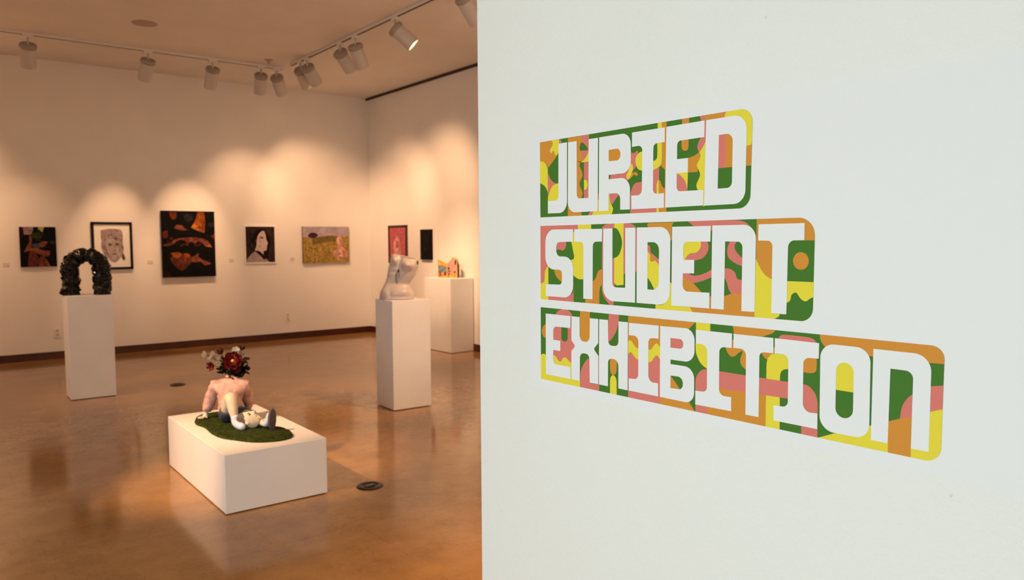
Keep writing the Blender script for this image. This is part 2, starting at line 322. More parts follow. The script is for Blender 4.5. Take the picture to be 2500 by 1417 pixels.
# ---------------------------------------------------------------- the printed sign on the near wall
SIGN=[['JURIED',[[-8,17751],[6384,17762,282],[6349,15817,269],[3,15811]],
[['J',[[[724,17641],[1046,17644],[1039,15895,286],[310,15904],[312,16219],[716,16220,104]]]],
['U',[[[1083,17638],[1396,17636],[1401,16236,101],[1806,16230],[1818,17638],[2137,17638],[2130,15901],[1066,15898,274]]]],
['R',[[[2174,17641],[3188,17642,268],[3195,16741,270],[2492,16733],[2492,16632],[3170,16639,280],[3168,15905],[2864,15907],[2862,16298,148],[2493,16294],[2494,15897],[2164,15899]],
[[2493,17315],[2867,17321,126],[2868,17044,126],[2494,17055]]]],
['I',[[[3225,17635],[4184,17638],[4184,17324],[3861,17317,100],[3855,16221,101],[4172,16223],[4173,15904],[3214,15905],[3212,16215],[3529,16215,123],[3536,17320,112],[3226,17312]]]],
['E',[[[4225,17643],[5240,17653],[5237,17315],[4527,17309,97],[4526,16925],[4820,16924],[4819,16627],[4521,16626],[4520,16239,98],[5223,16233],[5222,15912],[4203,15907]]]],
['D',[[[5277,17652],[6253,17656,293],[6238,15911,270],[5247,15907]],
[[5599,17316],[5931,17320,154],[5923,16238,119],[5582,16239]]]]],
[['O',[[-8,17751],[770,17748],[734,17438,'s'],[316,17072],[201,17189,'s'],[-11,17260]]],
['Y',[[437,17749],[735,17747],[735,17644],[717,17440,'s'],[612,17351,'s'],[559,17443,'s'],[510,17487,'s'],[435,17429,'s'],[390,17517,'s'],[472,17602,'s'],[497,17692,'s']]],
['P',[[735,17644],[735,17724],[777,17738,'s'],[825,17692,'s'],[825,17646]]],
['Y',[[-11,17260],[165,17222,'s'],[301,17059],[306,16426],[198,16597,'s'],[-14,16699]]],
['P',[[308,16953],[415,16771,'s'],[574,16667,'s'],[731,16648],[521,16613,'s'],[396,16492,'s'],[312,16308]]],
['Y',[[731,16648],[521,16613,'s'],[396,16492,'s'],[305,16309],[304,16215],[730,16215]]],
['O',[[1070,17745],[1815,17752],[1815,17117],[1539,17114],[1490,17033,'s'],[1597,16803,'s'],[1490,16587,'s'],[1597,16369,'s'],[1539,16227],[1538,15903],[1587,15790],[1066,15793]]],
['P',[[1572,17750],[1815,17752],[1816,16214],[1646,16222],[1646,17131],[1572,17138]]],
['O',[[1395,17242],[1555,17106],[1777,17329,'s'],[1572,17127],[1395,17141]]],
['O',[[1559,17582],[1575,17580],[1575,17104],[1539,17107]]],
['G',[[1523,17386],[1491,17478,'s'],[1572,17589,'s'],[1758,17451,'s'],[1774,17380]]],
['Y',[[1809,17359],[1809,17106],[1549,17104],[1701,17204,'s'],[1774,17296,'s']]],
['Y',[[1646,16684],[1739,16649,'s'],[1774,16548,'s'],[1739,16457,'s'],[1646,16433]]],
['P',[[1765,15795],[1867,15903],[1980,15899],[1892,15792]]],
['Y',[[1908,15791],[1971,15899],[2133,15905],[2133,16177],[2176,16175],[2177,15908],[2494,15903],[2493,16294],[2538,16223,'s'],[2538,16094,'s'],[2628,15941,'s'],[2569,15793]]],
['P',[[2133,16308],[2176,16306],[2176,16175],[2133,16177]]],
['O',[[2475,17359],[2887,17340],[2889,17005],[2476,17029]]],
['P',[[2513,16631],[2561,16734],[2919,16734],[3147,16879,'s'],[3190,17206],[3280,17167,'s'],[3397,17203,'s'],[3398,16982],[3343,16864],[3204,16730],[3077,16562],[2905,16615]]],
['Y',[[3548,17173],[3457,17171,'s'],[3356,17088,'s'],[3329,16967,'s'],[3399,16808,'s'],[3550,16753]]],
['O',[[3204,16719],[3330,16741,'s'],[3405,16684,'s'],[3358,16651,'s'],[3288,16682,'s'],[3204,16626,'s'],[3114,16578,'s'],[3063,16625]]],
['Y',[[3189,16954],[3254,16860,'s'],[3218,16729,'s'],[3154,16630,'s'],[3083,16597,'s'],[3057,16678,'s'],[3119,16798,'s']]],
['P',[[3538,16507],[3303,16475,'s'],[3200,16315,'s'],[3173,16213],[3175,15785],[3967,15781],[3966,15932],[3214,15920],[3212,16215],[3540,16205]]],
['P',[[2502,16310],[2819,16304],[2804,16252],[2592,16032],[2532,16116]]],
['Y',[[3975,17808],[4092,17793],[4094,17625],[3977,17629]]],
['O',[[4092,17793],[4229,17776],[4238,16704],[4199,16716],[4121,16782,'s'],[4082,16805],[4096,17358],[4094,17625]]],
['O',[[4648,17800],[4835,17795],[4837,17633],[4650,17646]]],
['P',[[5097,17780],[5259,17795],[5261,17628],[5157,17631],[5133,17700,'s']]],
['O',[[5248,17797],[5733,17787],[5724,17643],[5250,17648]]],
['P',[[5699,17792],[5842,17781],[5713,17644],[5679,17648]]],
['O',[[6481,17318],[6170,17354],[6180,16649],[6431,16641]]],
['Y',[[5863,17823],[6473,17826],[6440,17322],[6362,17084],[6331,17043,'s'],[6153,17034],[6063,17366],[5713,17589],[5744,17731,'s'],[5821,17762]]],
['Y',[[3966,17332],[4096,17329],[4094,16923,'s'],[4030,16799,'s'],[3854,16738],[3853,16953],[3911,16954,'s'],[3968,17033,'s']]],
['P',[[3849,16739],[4028,16803],[4025,16510],[3962,16414],[3964,16193],[3848,16199]]],
['Y',[[3957,16414],[3983,16497,'s'],[4019,16514],[4025,15789],[3962,15791]]],
['O',[[4019,16514],[4067,16483,'s'],[4104,16395,'s'],[4151,16343,'s'],[4236,16322],[4240,15792],[4020,15793],[4014,16491]]],
['O',[[4183,17674],[4224,17669],[4240,15792],[4199,15794]]],
['O',[[4638,17330],[4828,17329],[4825,17148,'s'],[4794,17093,'s'],[4734,17084,'s'],[4668,17109,'s'],[4642,17185]]],
['O',[[4820,16928],[4964,16953,'s'],[5110,17020],[5135,16910],[5063,16613],[4819,16619]]],
['P',[[5161,17331],[5281,17327],[5255,17180],[5198,17092,'s'],[5101,17017],[5057,17125,'s'],[5091,17235,'s']]],
['Y',[[5266,17235],[5198,17111,'s'],[5106,17016],[5135,16910,'s'],[5050,16747,'s'],[5135,16551,'s'],[5042,16348,'s'],[5096,16221],[5218,16215],[5222,15893],[5250,15892]]],
['P',[[5240,17668],[5277,17663],[5266,17216],[5239,17219]]],
['Y',[[4524,16633],[4819,16627],[4804,16228],[4520,16234]]],
['P',[[4514,16624],[4654,16546,'s'],[4765,16404,'s'],[4809,16218],[4518,16224]]],
['P',[[5583,17349],[5770,17328],[5757,16649],[5570,16649]]],
['O',[[5769,17364],[5957,17343],[5934,16648],[5757,16648]]]]],
['STUDENT',[[0,15588],[7730,15600,338],[7714,13678,247],[2,13672]],
[['S',[[[1261,15483],[1252,15175],[634,15165,133],[628,14800,163],[1264,14802,377],[1263,13766,321],[218,13766],[215,14075],[843,14086,104],[849,14461,103],[203,14466,394],[209,15491,331]]]],
['T',[[[1308,15482],[2277,15478],[2270,15174],[1962,15170,112],[1955,13778],[1628,13774],[1633,15168,114],[1303,15172]]]],
['U',[[[2316,15480],[2618,15481],[2619,14101,110],[3029,14103],[3026,15487],[3343,15487],[3338,13775],[2304,13767,335]]]],
['D',[[[3385,15489],[4360,15487,289],[4353,13775,293],[3384,13776]],
[[3707,15154],[4042,15158,179],[4034,14093,180],[3711,14099]]]],
['E',[[[4405,15486],[5420,15486],[5415,15164],[4712,15161,111],[4716,14779],[5006,14779],[5006,14495],[4707,14488],[4704,14102,137],[5405,14106],[5406,13778],[4398,13778]]]],
['N',[[[5458,15493],[6497,15493,283],[6485,13782],[6183,13777],[6189,15159,115],[5779,15165],[5764,13780],[5447,13780]]]],
['T',[[[6549,15494],[7523,15497],[7522,15183],[7193,15178,131],[7178,13783],[6857,13781],[6860,15175,111],[6546,15180]]]]],
[['P',[[-42,15628],[1426,15598],[1426,15481],[1261,15140],[631,14429],[323,14541],[184,14417,'s'],[160,14173,'s'],[89,14104,'s'],[-52,14089]]],
['Y',[[1426,15612],[1897,15602],[1897,15462],[1426,15469]]],
['P',[[1253,15483],[1312,15482],[1312,15413],[1253,15414]]],
['G',[[633,14969],[631,14429],[323,14556],[320,13756],[1263,13806],[1264,14793],[1294,14794],[1188,15175],[986,15176],[986,15053,'s'],[885,14959,'s'],[740,14976,'s']]],
['Y',[[-52,14089],[89,14104,'s'],[160,14173,'s'],[184,14417,'s'],[314,14556],[314,13650],[-54,13644]]],
['P',[[315,13780],[1035,13765],[1250,13893],[1272,14054],[1271,13647],[314,13635]]],
['O',[[528,14471],[884,14480],[870,14140],[751,14195,'s'],[617,14294,'s']]],
['Y',[[1188,15184],[1232,15414],[1312,15413],[1312,15183],[1649,15182],[1649,14256],[1441,14255,'s'],[1259,14344],[1123,14719],[1252,14735,'s'],[1294,14808]]],
['O',[[2279,14523],[2133,14455,'s'],[2054,14299,'s'],[1954,14211],[1955,13778],[1694,13778],[1686,13628],[2182,13645],[2189,14024,'s'],[2279,14148]]],
['P',[[2269,15478],[2288,15525,'s'],[2424,15585,'s'],[2674,15585],[2675,15474],[2316,15469],[2291,14195],[2311,14057,'s'],[2428,13868,'s'],[2657,13771],[2646,13660],[2505,13693,'s'],[2331,13863,'s'],[2264,14027]]],
['P',[[2601,14810],[2692,14811],[2675,14210,'s'],[2724,14103],[2619,14098]]],
['Y',[[2671,15599],[2967,15593],[2973,14168],[2739,14147,68],[2667,14210]]],
['P',[[2967,15593],[3203,15579,'s'],[3328,15506,'s'],[3385,15426],[3384,14484],[3337,14483],[3343,15487],[3026,15487],[3027,14439],[2965,14416]]],
['G',[[2607,15481],[2783,15448,'s'],[2921,15164,'s'],[2823,14867,'s'],[2609,14777]]],
['O',[[3728,15581],[4462,15585],[4392,15486,'s'],[4395,15197],[4363,15198],[3729,15488],[3688,15538,'s']]],
['P',[[4816,15601],[5995,15591],[6213,15556,'s'],[6374,15445],[4977,15490]]],
['P',[[5414,15491],[5461,15490],[5459,15395],[5416,15384]]],
['P',[[3697,15084],[3766,15071,'s'],[3794,14929],[4048,14764],[4056,14623],[3871,14697],[3698,14954]]],
['Y',[[3698,14967],[3836,14800],[3945,14737],[4049,14636],[4044,14083],[3909,14097],[3806,14254,'s'],[3702,14368]]],
['O',[[3788,14903],[3928,14749],[3837,14722,'s'],[3775,14760,'s']]],
['Y',[[4348,14300],[4400,14247],[4398,13778],[4904,13772],[4985,13659],[3939,13637],[3945,13780],[4146,13780,'s'],[4309,13943,'s']]],
['O',[[4891,13781],[5406,13778],[5403,14034],[5444,14036],[5447,13780],[5764,13780],[5766,14051],[5947,14119],[6186,14138],[6183,13777],[6491,13782],[6482,13660],[4976,13658]]],
['Y',[[4681,15171],[5170,15169],[5157,15036,'s'],[5053,14938,'s'],[4870,14900,'s'],[4741,14775],[4685,14774]]],
['P',[[5170,15169],[5339,15169],[5359,14989,'s'],[5234,14831,'s'],[5024,14772],[4741,14775],[4855,14888,'s'],[5053,14938,'s'],[5157,15036,'s']]],
['P',[[4844,14497],[4998,14448,'s'],[5238,14492,'s'],[5458,14594],[5460,14434],[5180,14332,'s'],[4984,14290],[4689,14388],[4688,14500]]],
['O',[[4689,14418],[4984,14290],[5219,14090],[4676,14088]]],
['P',[[5891,15169],[6067,15169],[6003,15074,'s'],[6046,14958,'s'],[6203,14821],[6205,14671],[6008,14736,'s'],[5854,14851,'s'],[5829,15015,'s']]],
['P',[[5758,14618],[5899,14612,'s'],[6016,14545,'s'],[6073,14424,'s'],[6198,14398],[6186,14121],[5948,14114],[5871,14205,'s'],[5824,14344,'s'],[5761,14425]]],
['O',[[6502,15628],[7789,15634],[7798,15179],[6893,15179],[6868,15152],[6856,14435],[6663,14557,'s'],[6503,14813]]],
['Y',[[6497,14825],[6663,14557,'s'],[6856,14435],[6857,13776],[7023,13783],[7019,13734,'s'],[6919,13677],[6482,13660]]],
['O',[[7618,14800],[7615,14768],[7607,14738],[7593,14709],[7574,14684],[7550,14663],[7523,14648],[7493,14638],[7462,14634],[7431,14636],[7400,14645],[7372,14659],[7347,14679],[7326,14704],[7311,14732],[7301,14763],[7297,14795],[7300,14827],[7308,14858],[7323,14887],[7343,14912],[7367,14933],[7394,14948],[7424,14958],[7456,14961],[7487,14958],[7517,14949],[7545,14934],[7569,14914],[7589,14890],[7605,14862],[7614,14832]]],
['Y',[[7179,14413],[7768,14414],[7751,14136],[7705,14134],[7648,14103,'s'],[7561,14051,'s'],[7461,14103,'s'],[7371,14205,'s'],[7280,14159,'s'],[7253,14059,'s'],[7174,13993]]]]],
['EXHIBITION',[[0,13460],[10012,13465,212],[9995,11553,252],[3,11560]],
[['E',[[[212,13308],[1168,13309],[1161,13005],[510,12996,111],[512,12649],[782,12649],[781,12383],[507,12382],[506,12020,134],[1165,12021],[1165,11710],[210,11713]]]],
['X',[[[1203,13307],[1498,13312],[1500,12707,149],[1851,12721,147],[1857,13309],[2151,13311],[2152,12726],[1991,12568,52],[2155,12416],[2153,11723],[1855,11718],[1842,12426,126],[1509,12416,128],[1502,11714],[1197,11715],[1195,12435],[1342,12569,54],[1195,12705]]]],
['H',[[[2180,13309],[2480,13314],[2490,12703,112],[2816,12721,111],[2820,13306],[3120,13310],[3119,11718],[2820,11720],[2820,12405,171],[2485,12392,102],[2479,11720],[2177,11722]]]],
['I',[[[3152,13299],[4047,13308],[4044,13017],[3747,13008,116],[3752,12013,146],[4039,12014],[4042,11721],[3152,11719],[3150,12006],[3443,12021,118],[3445,13022,137],[3148,13011]]]],
['B',[[[4086,13305],[5033,13319,245],[5036,12597,255],[4387,12591],[4387,12493],[5033,12494,255],[5033,11713,238],[4089,11720]],
[[4382,13065],[4734,13069,138],[4731,12859,92],[4384,12855]],
[[4390,12239],[4730,12248,148],[4729,11974,111],[4392,11963]]]],
['I',[[[5064,13306],[5970,13309],[5970,13014],[5666,13007,114],[5669,12001,133],[5968,12008],[5972,11719],[5067,11710],[5063,12007],[5366,12021,108],[5360,13016,152],[5068,13013]]]],
['T',[[[6008,13307],[6912,13307],[6917,13014],[6610,13004,97],[6611,11713],[6309,11710],[6304,13027,132],[6004,13019]]]],
['I',[[[6943,13308],[7854,13303],[7853,13018],[7547,13004,123],[7553,11982,155],[7848,12002],[7850,11710],[6940,11708],[6937,12004],[7243,12017,116],[7236,13023,125],[6943,13013]]]],
['O',[[[7881,13308,262],[8810,13308,258],[8817,11711,251],[7891,11703,275]],
[[8189,13004,178],[8515,13004,175],[8520,12013,177],[8193,12002,180]]]],
['N',[[[8856,13307],[9815,13308,278],[9810,11707],[9526,11705],[9533,13001,128],[9155,13002],[9141,11710],[8848,11713]]]]],
[['O',[[227,13030],[108,12973,'s'],[45,12828,'s'],[106,12699,'s'],[226,12654]]],
['P',[[581,13295],[696,13412,'s'],[939,13468,'s'],[1130,13420,'s'],[1231,13303]]],
['P',[[480,13000],[1167,13006],[1168,13305],[1203,13307],[1202,12716],[1348,12570],[1201,12436],[1200,12090],[476,12023]]],
['G',[[809,13006],[1050,13015],[1049,12734,'s'],[1008,12665,'s'],[931,12642,'s'],[840,12670,'s'],[808,12743]]],
['Y',[[477,12234],[583,12231,'s'],[695,12127,'s'],[790,12116,'s'],[878,12214,'s'],[984,12233,'s'],[1096,12164,'s'],[1200,12116],[1196,11678],[1127,11690],[1127,12005],[475,11934]]],
['Y',[[-7,12179],[52,12224,'s'],[145,12239,'s'],[210,12204],[211,11720],[1197,11715],[1502,11721],[1502,11539],[-39,11527]]],
['O',[[1504,13509],[1851,13511],[1854,12713],[1503,12688]]],
['P',[[1849,12334],[1686,12214,'s'],[1549,12005,'s'],[1509,11807],[1508,11507],[2177,11534],[2176,12418],[2146,12415],[2147,11707],[1849,11706]]],
['P',[[2494,13494],[2824,13497],[2814,13296,'s'],[2741,13068,'s'],[2616,12895,'s'],[2476,12779]]],
['O',[[2539,12419],[2757,12424],[2758,12181,'s'],[2730,12066,'s'],[2647,12008,'s'],[2568,12059,'s'],[2540,12194]]],
['Y',[[2541,11846],[2568,11957,'s'],[2644,12008,'s'],[2725,11970,'s'],[2759,11867],[2760,11511],[2541,11518]]],
['P',[[3123,12666],[4083,12770],[4093,11510],[3128,11509]]],
['O',[[3119,13498],[5080,13493],[4868,13303],[4086,13254],[4084,12675],[3123,12566]]],
['Y',[[3122,12860],[3215,12893,'s'],[3334,12771,'s'],[3447,12740,'s'],[3606,12874,'s'],[3696,12786,'s'],[3797,12739,'s'],[3909,12856,'s'],[3988,12903,'s'],[4082,12827],[4084,12561],[3990,12636,'s'],[3911,12579,'s'],[3837,12489,'s'],[3751,12463,'s'],[3608,12602,'s'],[3448,12478,'s'],[3323,12530,'s'],[3216,12626,'s'],[3123,12576]]],
['P',[[4358,13081],[4768,13102],[4770,12844],[4361,12837]]],
['O',[[4378,12247],[4657,11968],[4380,11936]]],
['O',[[4091,11730],[4885,11753],[5062,11544],[4093,11539]]],
['Y',[[5062,13510],[5430,13503],[5432,13308],[5064,13300]]],
['O',[[5957,13493],[6963,13492],[6894,13401,'s'],[6775,13354,'s'],[6654,13304],[5985,13285],[6008,13324],[5995,13410,'s']]],
['Y',[[5054,13020],[5371,13035],[5362,12511],[5201,12602,'s'],[5088,12770,'s'],[5060,12894]]],
['P',[[5366,12506],[5214,12459,'s'],[5093,12325,'s'],[5061,12184],[5063,11993],[5372,12013]]],
['P',[[5066,11719],[5365,11719],[5368,11516],[5069,11518]]],
['O',[[5972,13183],[6006,13186],[6009,13013],[5974,13010]]],
['O',[[5807,13027],[6321,13064],[6328,12603],[6212,12677,'s'],[6167,12793,'s'],[6220,12974,'s'],[6118,12921,'s'],[6028,12850,'s'],[5932,12845,'s'],[5848,12935,'s']]],
['O',[[5650,12172],[6783,12177],[6765,11491],[5367,11503],[5365,11714],[5655,11763]]],
['Y',[[6922,13128],[6972,13006],[7252,13037],[7248,12748],[7130,12716,'s'],[7073,12636,'s'],[7064,12486],[7075,11486],[6765,11491],[6767,12789],[6794,12900,'s'],[6853,12975,'s']]],
['O',[[6609,13019],[6943,13034],[6948,13007],[6853,12975,'s'],[6783,12877],[6709,12911,'s'],[6659,12981,'s']]],
['O',[[6911,13116],[6946,13120],[6948,13003],[6913,12999]]],
['P',[[5645,12501],[7250,12500],[7247,12180],[5650,12145]]],
['P',[[7019,13297],[7060,13364,'s'],[7176,13393,'s'],[7583,13392,'s'],[7727,13371,'s'],[7804,13302]]],
['O',[[7536,13007],[7810,13019],[7813,12857,'s'],[7793,12773,'s'],[7707,12731,'s'],[7541,12729]]],
['P',[[7543,12498],[7668,12479,'s'],[7791,12364,'s'],[7844,12210],[7849,11986],[7545,11963]]],
['P',[[7527,11721],[7852,11720],[7855,11454],[7528,11470]]],
['O',[[7860,13489],[10047,13511],[10010,13181],[9770,13176],[8859,13176],[8768,13173],[7977,13235],[7911,13313,'s'],[7871,13389,'s']]],
['Y',[[8160,13020],[8536,13026],[8515,12494],[8171,12493]]],
['Y',[[7853,11548],[8178,11696],[8566,11758],[8807,11951],[8855,11970],[8848,11713],[9147,11711],[9146,11510]]],
['P',[[9559,12640],[9446,12536,'s'],[9365,12383,'s'],[9334,12172],[9534,12227]]],
['O',[[9137,12091],[9338,12176],[9537,12242],[9526,11500],[9146,11491]]],
['Y',[[9801,12365],[10027,12458],[10037,11489],[9526,11500],[9524,11714],[9810,11729]]],
['P',[[9789,12790],[10041,12839],[10027,12458],[9801,12365]]]]]]
M_SHEET = mat('white_vinyl', (0.795, 0.81, 0.80), 0.55, spec=0.2)
M_G = mat('print_green', cool(66, 112, 38), 0.6, spec=0.12)
M_O = mat('print_orange', cool(200, 136, 50), 0.6, spec=0.12)
M_P = mat('print_pink', cool(205, 116, 100), 0.6, spec=0.12)
M_Y = mat('print_yellow', cool(218, 204, 58), 0.6, spec=0.12)
PM = [M_G, M_O, M_P, M_Y]; PI_ = {'G': 0, 'O': 1, 'P': 2, 'Y': 3}
def onwall(u, v, d): return (XN-0.0004-d, 1.531-u*1e-4, v*1e-4)
sign = thing('wall_sign', 'large printed white vinyl wall sign reading juried student exhibition in three coloured bands', 'sign', (XN, 1.531, 1.13))
obj('backing_sheet', box(nb(), XN-0.0004, XN, 0.18, 1.575, 1.132, 1.797), M_SHEET, sign)
WORDLBL = {'JURIED': 'top printed band reading juried', 'STUDENT': 'middle printed band reading student', 'EXHIBITION': 'bottom printed band reading exhibition'}
for word, hull_, letters, pats in SIGN:
    hull = outline(hull_)
    V, F, I = [], [], []
    flat(V, F, I, [hull], onwall, 0.0001, 0)
    for k, (c, pts) in enumerate(pats):
        flat(V, F, I, [clip(dedupe(outline(pts)), hull)], onwall, 0.0001+0.000012*(k+1), PI_[c])
    band = flat_mesh('patterned_band', V, F, I, PM, sign); band['label'] = WORDLBL[word]
    for ch, loops in letters:
        V, F, I = [], [], []
        flat(V, F, I, [outline(l) for l in loops], onwall, 0.0009, 0)
        lo = flat_mesh('letter', V, F, I, [M_SHEET], band); lo['label'] = 'white letter '+ch

# ---------------------------------------------------------------- plinths
def plinth(x, y, rot, w, d, h, label):
    t = thing('plinth', label, 'plinth', (x, y, 0), rot, 'white gallery plinths')
    R = Matrix.Rotation(rot, 4, 'Z'); 
    b = nb(); box(b, 0, w, 0, d, 0.006, h, 0.003); b.transform(Matrix.Translation((x, y, 0)) @ R); obj('plinth_body', b, M_PLINTH, t)
    b = nb(); box(b, 0.02, w-0.02, 0.02, d-0.02, 0, 0.0065); b.transform(Matrix.Translation((x, y, 0)) @ R); obj('contact_shadow_slab', b, M_GAPSHADE, t)  # dark inset slab stands in for the contact shadow below the plinth
    return t
plinth(1.176, 8.418, -0.02, 0.397, 0.325, 1.013, 'tall white plinth at left carrying the black coiled arch sculpture')
plinth(3.362, 6.003, -0.05, 0.385, 0.345, 0.992, 'tall white plinth carrying the pale headless torso sculpture')
plinth(5.725, 8.62, 0.0, 0.372, 0.66, 1.014, 'white plinth against the right wall carrying the folding painted panels')
plinth(1.327, 4.282, -0.01, 0.604, 1.225, 0.342, 'low wide white plinth in the foreground carrying the seated flower-headed figure')

# ---------------------------------------------------------------- wall art
def on_back(x0, x1, z0, z1, off):
    return lambda u, v, d: (x0+(x1-x0)*u, YB-off-d, z1-(z1-z0)*v)
def on_right(y0, y1, z0, z1, off):         # u runs from the far end towards the camera
    return lambda u, v, d: (XS-off-d, y0+(y1-y0)*u, z1-(z1-z0)*v)
def picture(name, label, kind, a0, a1, z0, z1, wall, depth, bg, patches, frame=None, fw=0.02, mat_col=None, mw=0.0, rough=0.5):
    mid = (a0+a1)/2
    t = thing(name, label, 'picture' if kind is None else kind, (mid, YB, z0) if wall == 'b' else (XS, mid, z0), 0, 'pictures on the gallery walls')
    def bx(p, q, r, s, d0, d1, bev=0.0):
        b = nb()
        if wall == 'b': box(b, p, q, YB-d1, YB-d0, r, s, bev)
        else: box(b, XS-d1, XS-d0, min(p, q), max(p, q), r, s, bev)
        return b
    sg = 1 if a1 > a0 else -1
    i0, i1, j0, j1 = a0, a1, z0, z1
    if frame is not None:
        fb = nb()
        for (p, q, r, s) in ((a0, a0+sg*fw, z0, z1), (a1-sg*fw, a1, z0, z1), (a0, a1, z0, z0+fw), (a0, a1, z1-fw, z1)):
            x = bx(p, q, r, s, 0, depth, 0.001); me = bpy.data.meshes.new('t'); x.to_mesh(me); x.free(); fb.from_mesh(me); bpy.data.meshes.remove(me)
        obj('frame', fb, frame, t)
        i0, i1, j0, j1 = a0+sg*fw, a1-sg*fw, z0+fw, z1-fw
        obj('backing_board', bx(i0, i1, j0, j1, 0, depth*0.5), mat_col, t); off = depth*0.5
    else:
        obj('canvas', bx(a0, a1, z0, z1, 0.0, depth, 0.002), mat_col, t); off = depth
    i0 += sg*mw; i1 -= sg*mw; j0 += mw; j1 -= mw
    fn = on_back(i0, i1, j0, j1, off) if wall == 'b' else on_right(i0, i1, j0, j1, off)
    V, F, I = [], [], []; ms = [bg]; names = {bg.name: 0}
    hull = [(0, 0), (1, 0), (1, 1), (0, 1)]
    flat(V, F, I, [hull], fn, 0.0006, 0)
    for k, (mm, pts) in enumerate(patches):
        if mm.name not in names: names[mm.name] = len(ms); ms.append(mm)
        flat(V, F, I, [clip(dedupe(outline(pts)), hull)], fn, 0.0006+0.00003*(k+1), names[mm.name])
    flat_mesh('picture_surface', V, F, I, ms, t)
    return t
S = 's'
def pm(name, r, g, b, rough=0.7, var=0.3, vs=14): return mat('pigment_'+name, warm(r*0.95, g*0.87, b*0.78), rough, spec=0.08, var=var, vscale=vs)
def el(cx, cy, rx, ry, n=8, a0=0): return [(cx+rx*math.cos(a0+2*PI*i/n), cy+ry*math.sin(a0+2*PI*i/n), S) for i in range(n)]
A_BLK = pm('near_black', 12, 5, 2, 0.6); A_DBR = pm('dark_brown', 40, 16, 8); A_SKIN = pm('brown_skin', 128, 62, 36); A_SKD = pm('deep_skin', 95, 42, 24)
A_GRN = pm('dark_olive', 44, 48, 14); A_PNK = pm('dusty_wall', 150, 112, 92); A_YEL = pm('yellow_green', 170, 150, 75); A_BLU = pm('slate_blue', 66, 62, 66)
A_ORG = pm('burnt_orange', 150, 70, 16, var=0.3); A_RST = pm('rust', 105, 38, 12, var=0.3); A_ORL = pm('light_orange', 190, 105, 35); A_GRY = pm('smoky_grey', 40, 30, 26)
A_WHT = mat('paper_white', (0.82, 0.8, 0.76), 0.7, var=0.02)
A_CAN = mat('canvas_edge', (0.09, 0.05, 0.035), 0.8, var=0.1)
A_FRM = mat('black_frame_wood', (0.008, 0.006, 0.004), 0.5, spec=0.15)
def strokes(seed, n, cols, x0, x1, y0, y1, L, W, ang=None):
    r = random.Random(seed); out = []
    for i in range(n):
        x, y = r.uniform(x0, x1), r.uniform(y0, y1); a = r.uniform(0, PI) if ang is None else ang+r.uniform(-0.5, 0.5); l = L*r.uniform(0.5, 1.2); w = W*r.uniform(0.6, 1.3)
        c, s_ = math.cos(a), math.sin(a)
        out.append((r.choice(cols), [(x-c*l, y-s_*l), (x-s_*w, y+c*w, 's'), (x+c*l, y+s_*l), (x+s_*w, y-c*w, 's')]))
    return out
picture('figure_painting', 'small dark painting of a reclining figure with raised arm, leftmost on the back wall', 'painting', 1.123, 1.527, 1.225, 1.741, 'b', 0.035, A_BLK, [
 (A_DBR, [(0, 0), (0.1, 0), (0.12, 0.3), (0, 0.3)]),
 (A_PNK, [(0.1, 0), (0.38, 0), (0.36, 0.12, S), (0.3, 0.2), (0.12, 0.19)]),
 (A_YEL, [(0.52, 0), (0.68, 0), (0.66, 0.06, S), (0.63, 0.13, S), (0.58, 0.1, S), (0.52, 0.06, S)]),
 (A_GRN, [(0.26, 0.22), (0.4, 0.14, S), (0.62, 0.14, S), (0.66, 0.22, S), (0.55, 0.3, S), (0.4, 0.28, S)]),
 (A_GRN, [(0.84, 0.35, S), (0.97, 0.36, S), (0.98, 0.42, S), (0.86, 0.43, S)]),
 (A_SKIN, [(0.26, 0.22), (0.33, 0.26, S), (0.32, 0.4), (0.3, 0.55), (0.1, 0.64), (0.18, 0.5, S), (0.26, 0.38)]),
 (A_BLU, [(0.33, 0.42), (0.52, 0.41), (0.56, 0.52), (0.5, 0.54), (0.33, 0.5)]),
 (A_SKIN, [(0.52, 0.42), (0.6, 0.37, S), (0.76, 0.37), (0.72, 0.45, S), (0.6, 0.52), (0.56, 0.5)]),
 (A_SKIN, [(0.1, 0.63), (0.3, 0.54), (0.4, 0.52, S), (0.6, 0.58), (0.82, 0.6), (0.78, 0.72, S), (0.6, 0.74), (0.4, 0.62), (0.25, 0.6)]),
 (A_SKD, [(0.2, 1), (0.22, 0.75, S), (0.3, 0.6, S), (0.42, 0.62, S), (0.5, 0.8, S), (0.46, 1)]),
 (A_SKIN, [(0.5, 1), (0.52, 0.8, S), (0.62, 0.74, S), (0.74, 0.86, S), (0.82, 1)]),
]+strokes(1, 26, [A_DBR, A_GRY, A_BLK], 0.6, 1, 0, 1, 0.06, 0.012)+strokes(2, 14, [A_SKD, A_DBR], 0.2, 0.75, 0.62, 1, 0.07, 0.008, 1.3)+strokes(3, 10, [A_GRN, A_BLK], 0.25, 0.65, 0.12, 0.35, 0.06, 0.012, 0), mat_col=A_CAN)
C1 = pm('charcoal_mauve', 178, 142, 122, var=0.25, vs=9); C2 = pm('charcoal_dark', 118, 88, 74, var=0.3, vs=20); C3 = pm('charcoal_face', 188, 155, 130, var=0.15); C4 = pm('charcoal_line', 92, 68, 58)
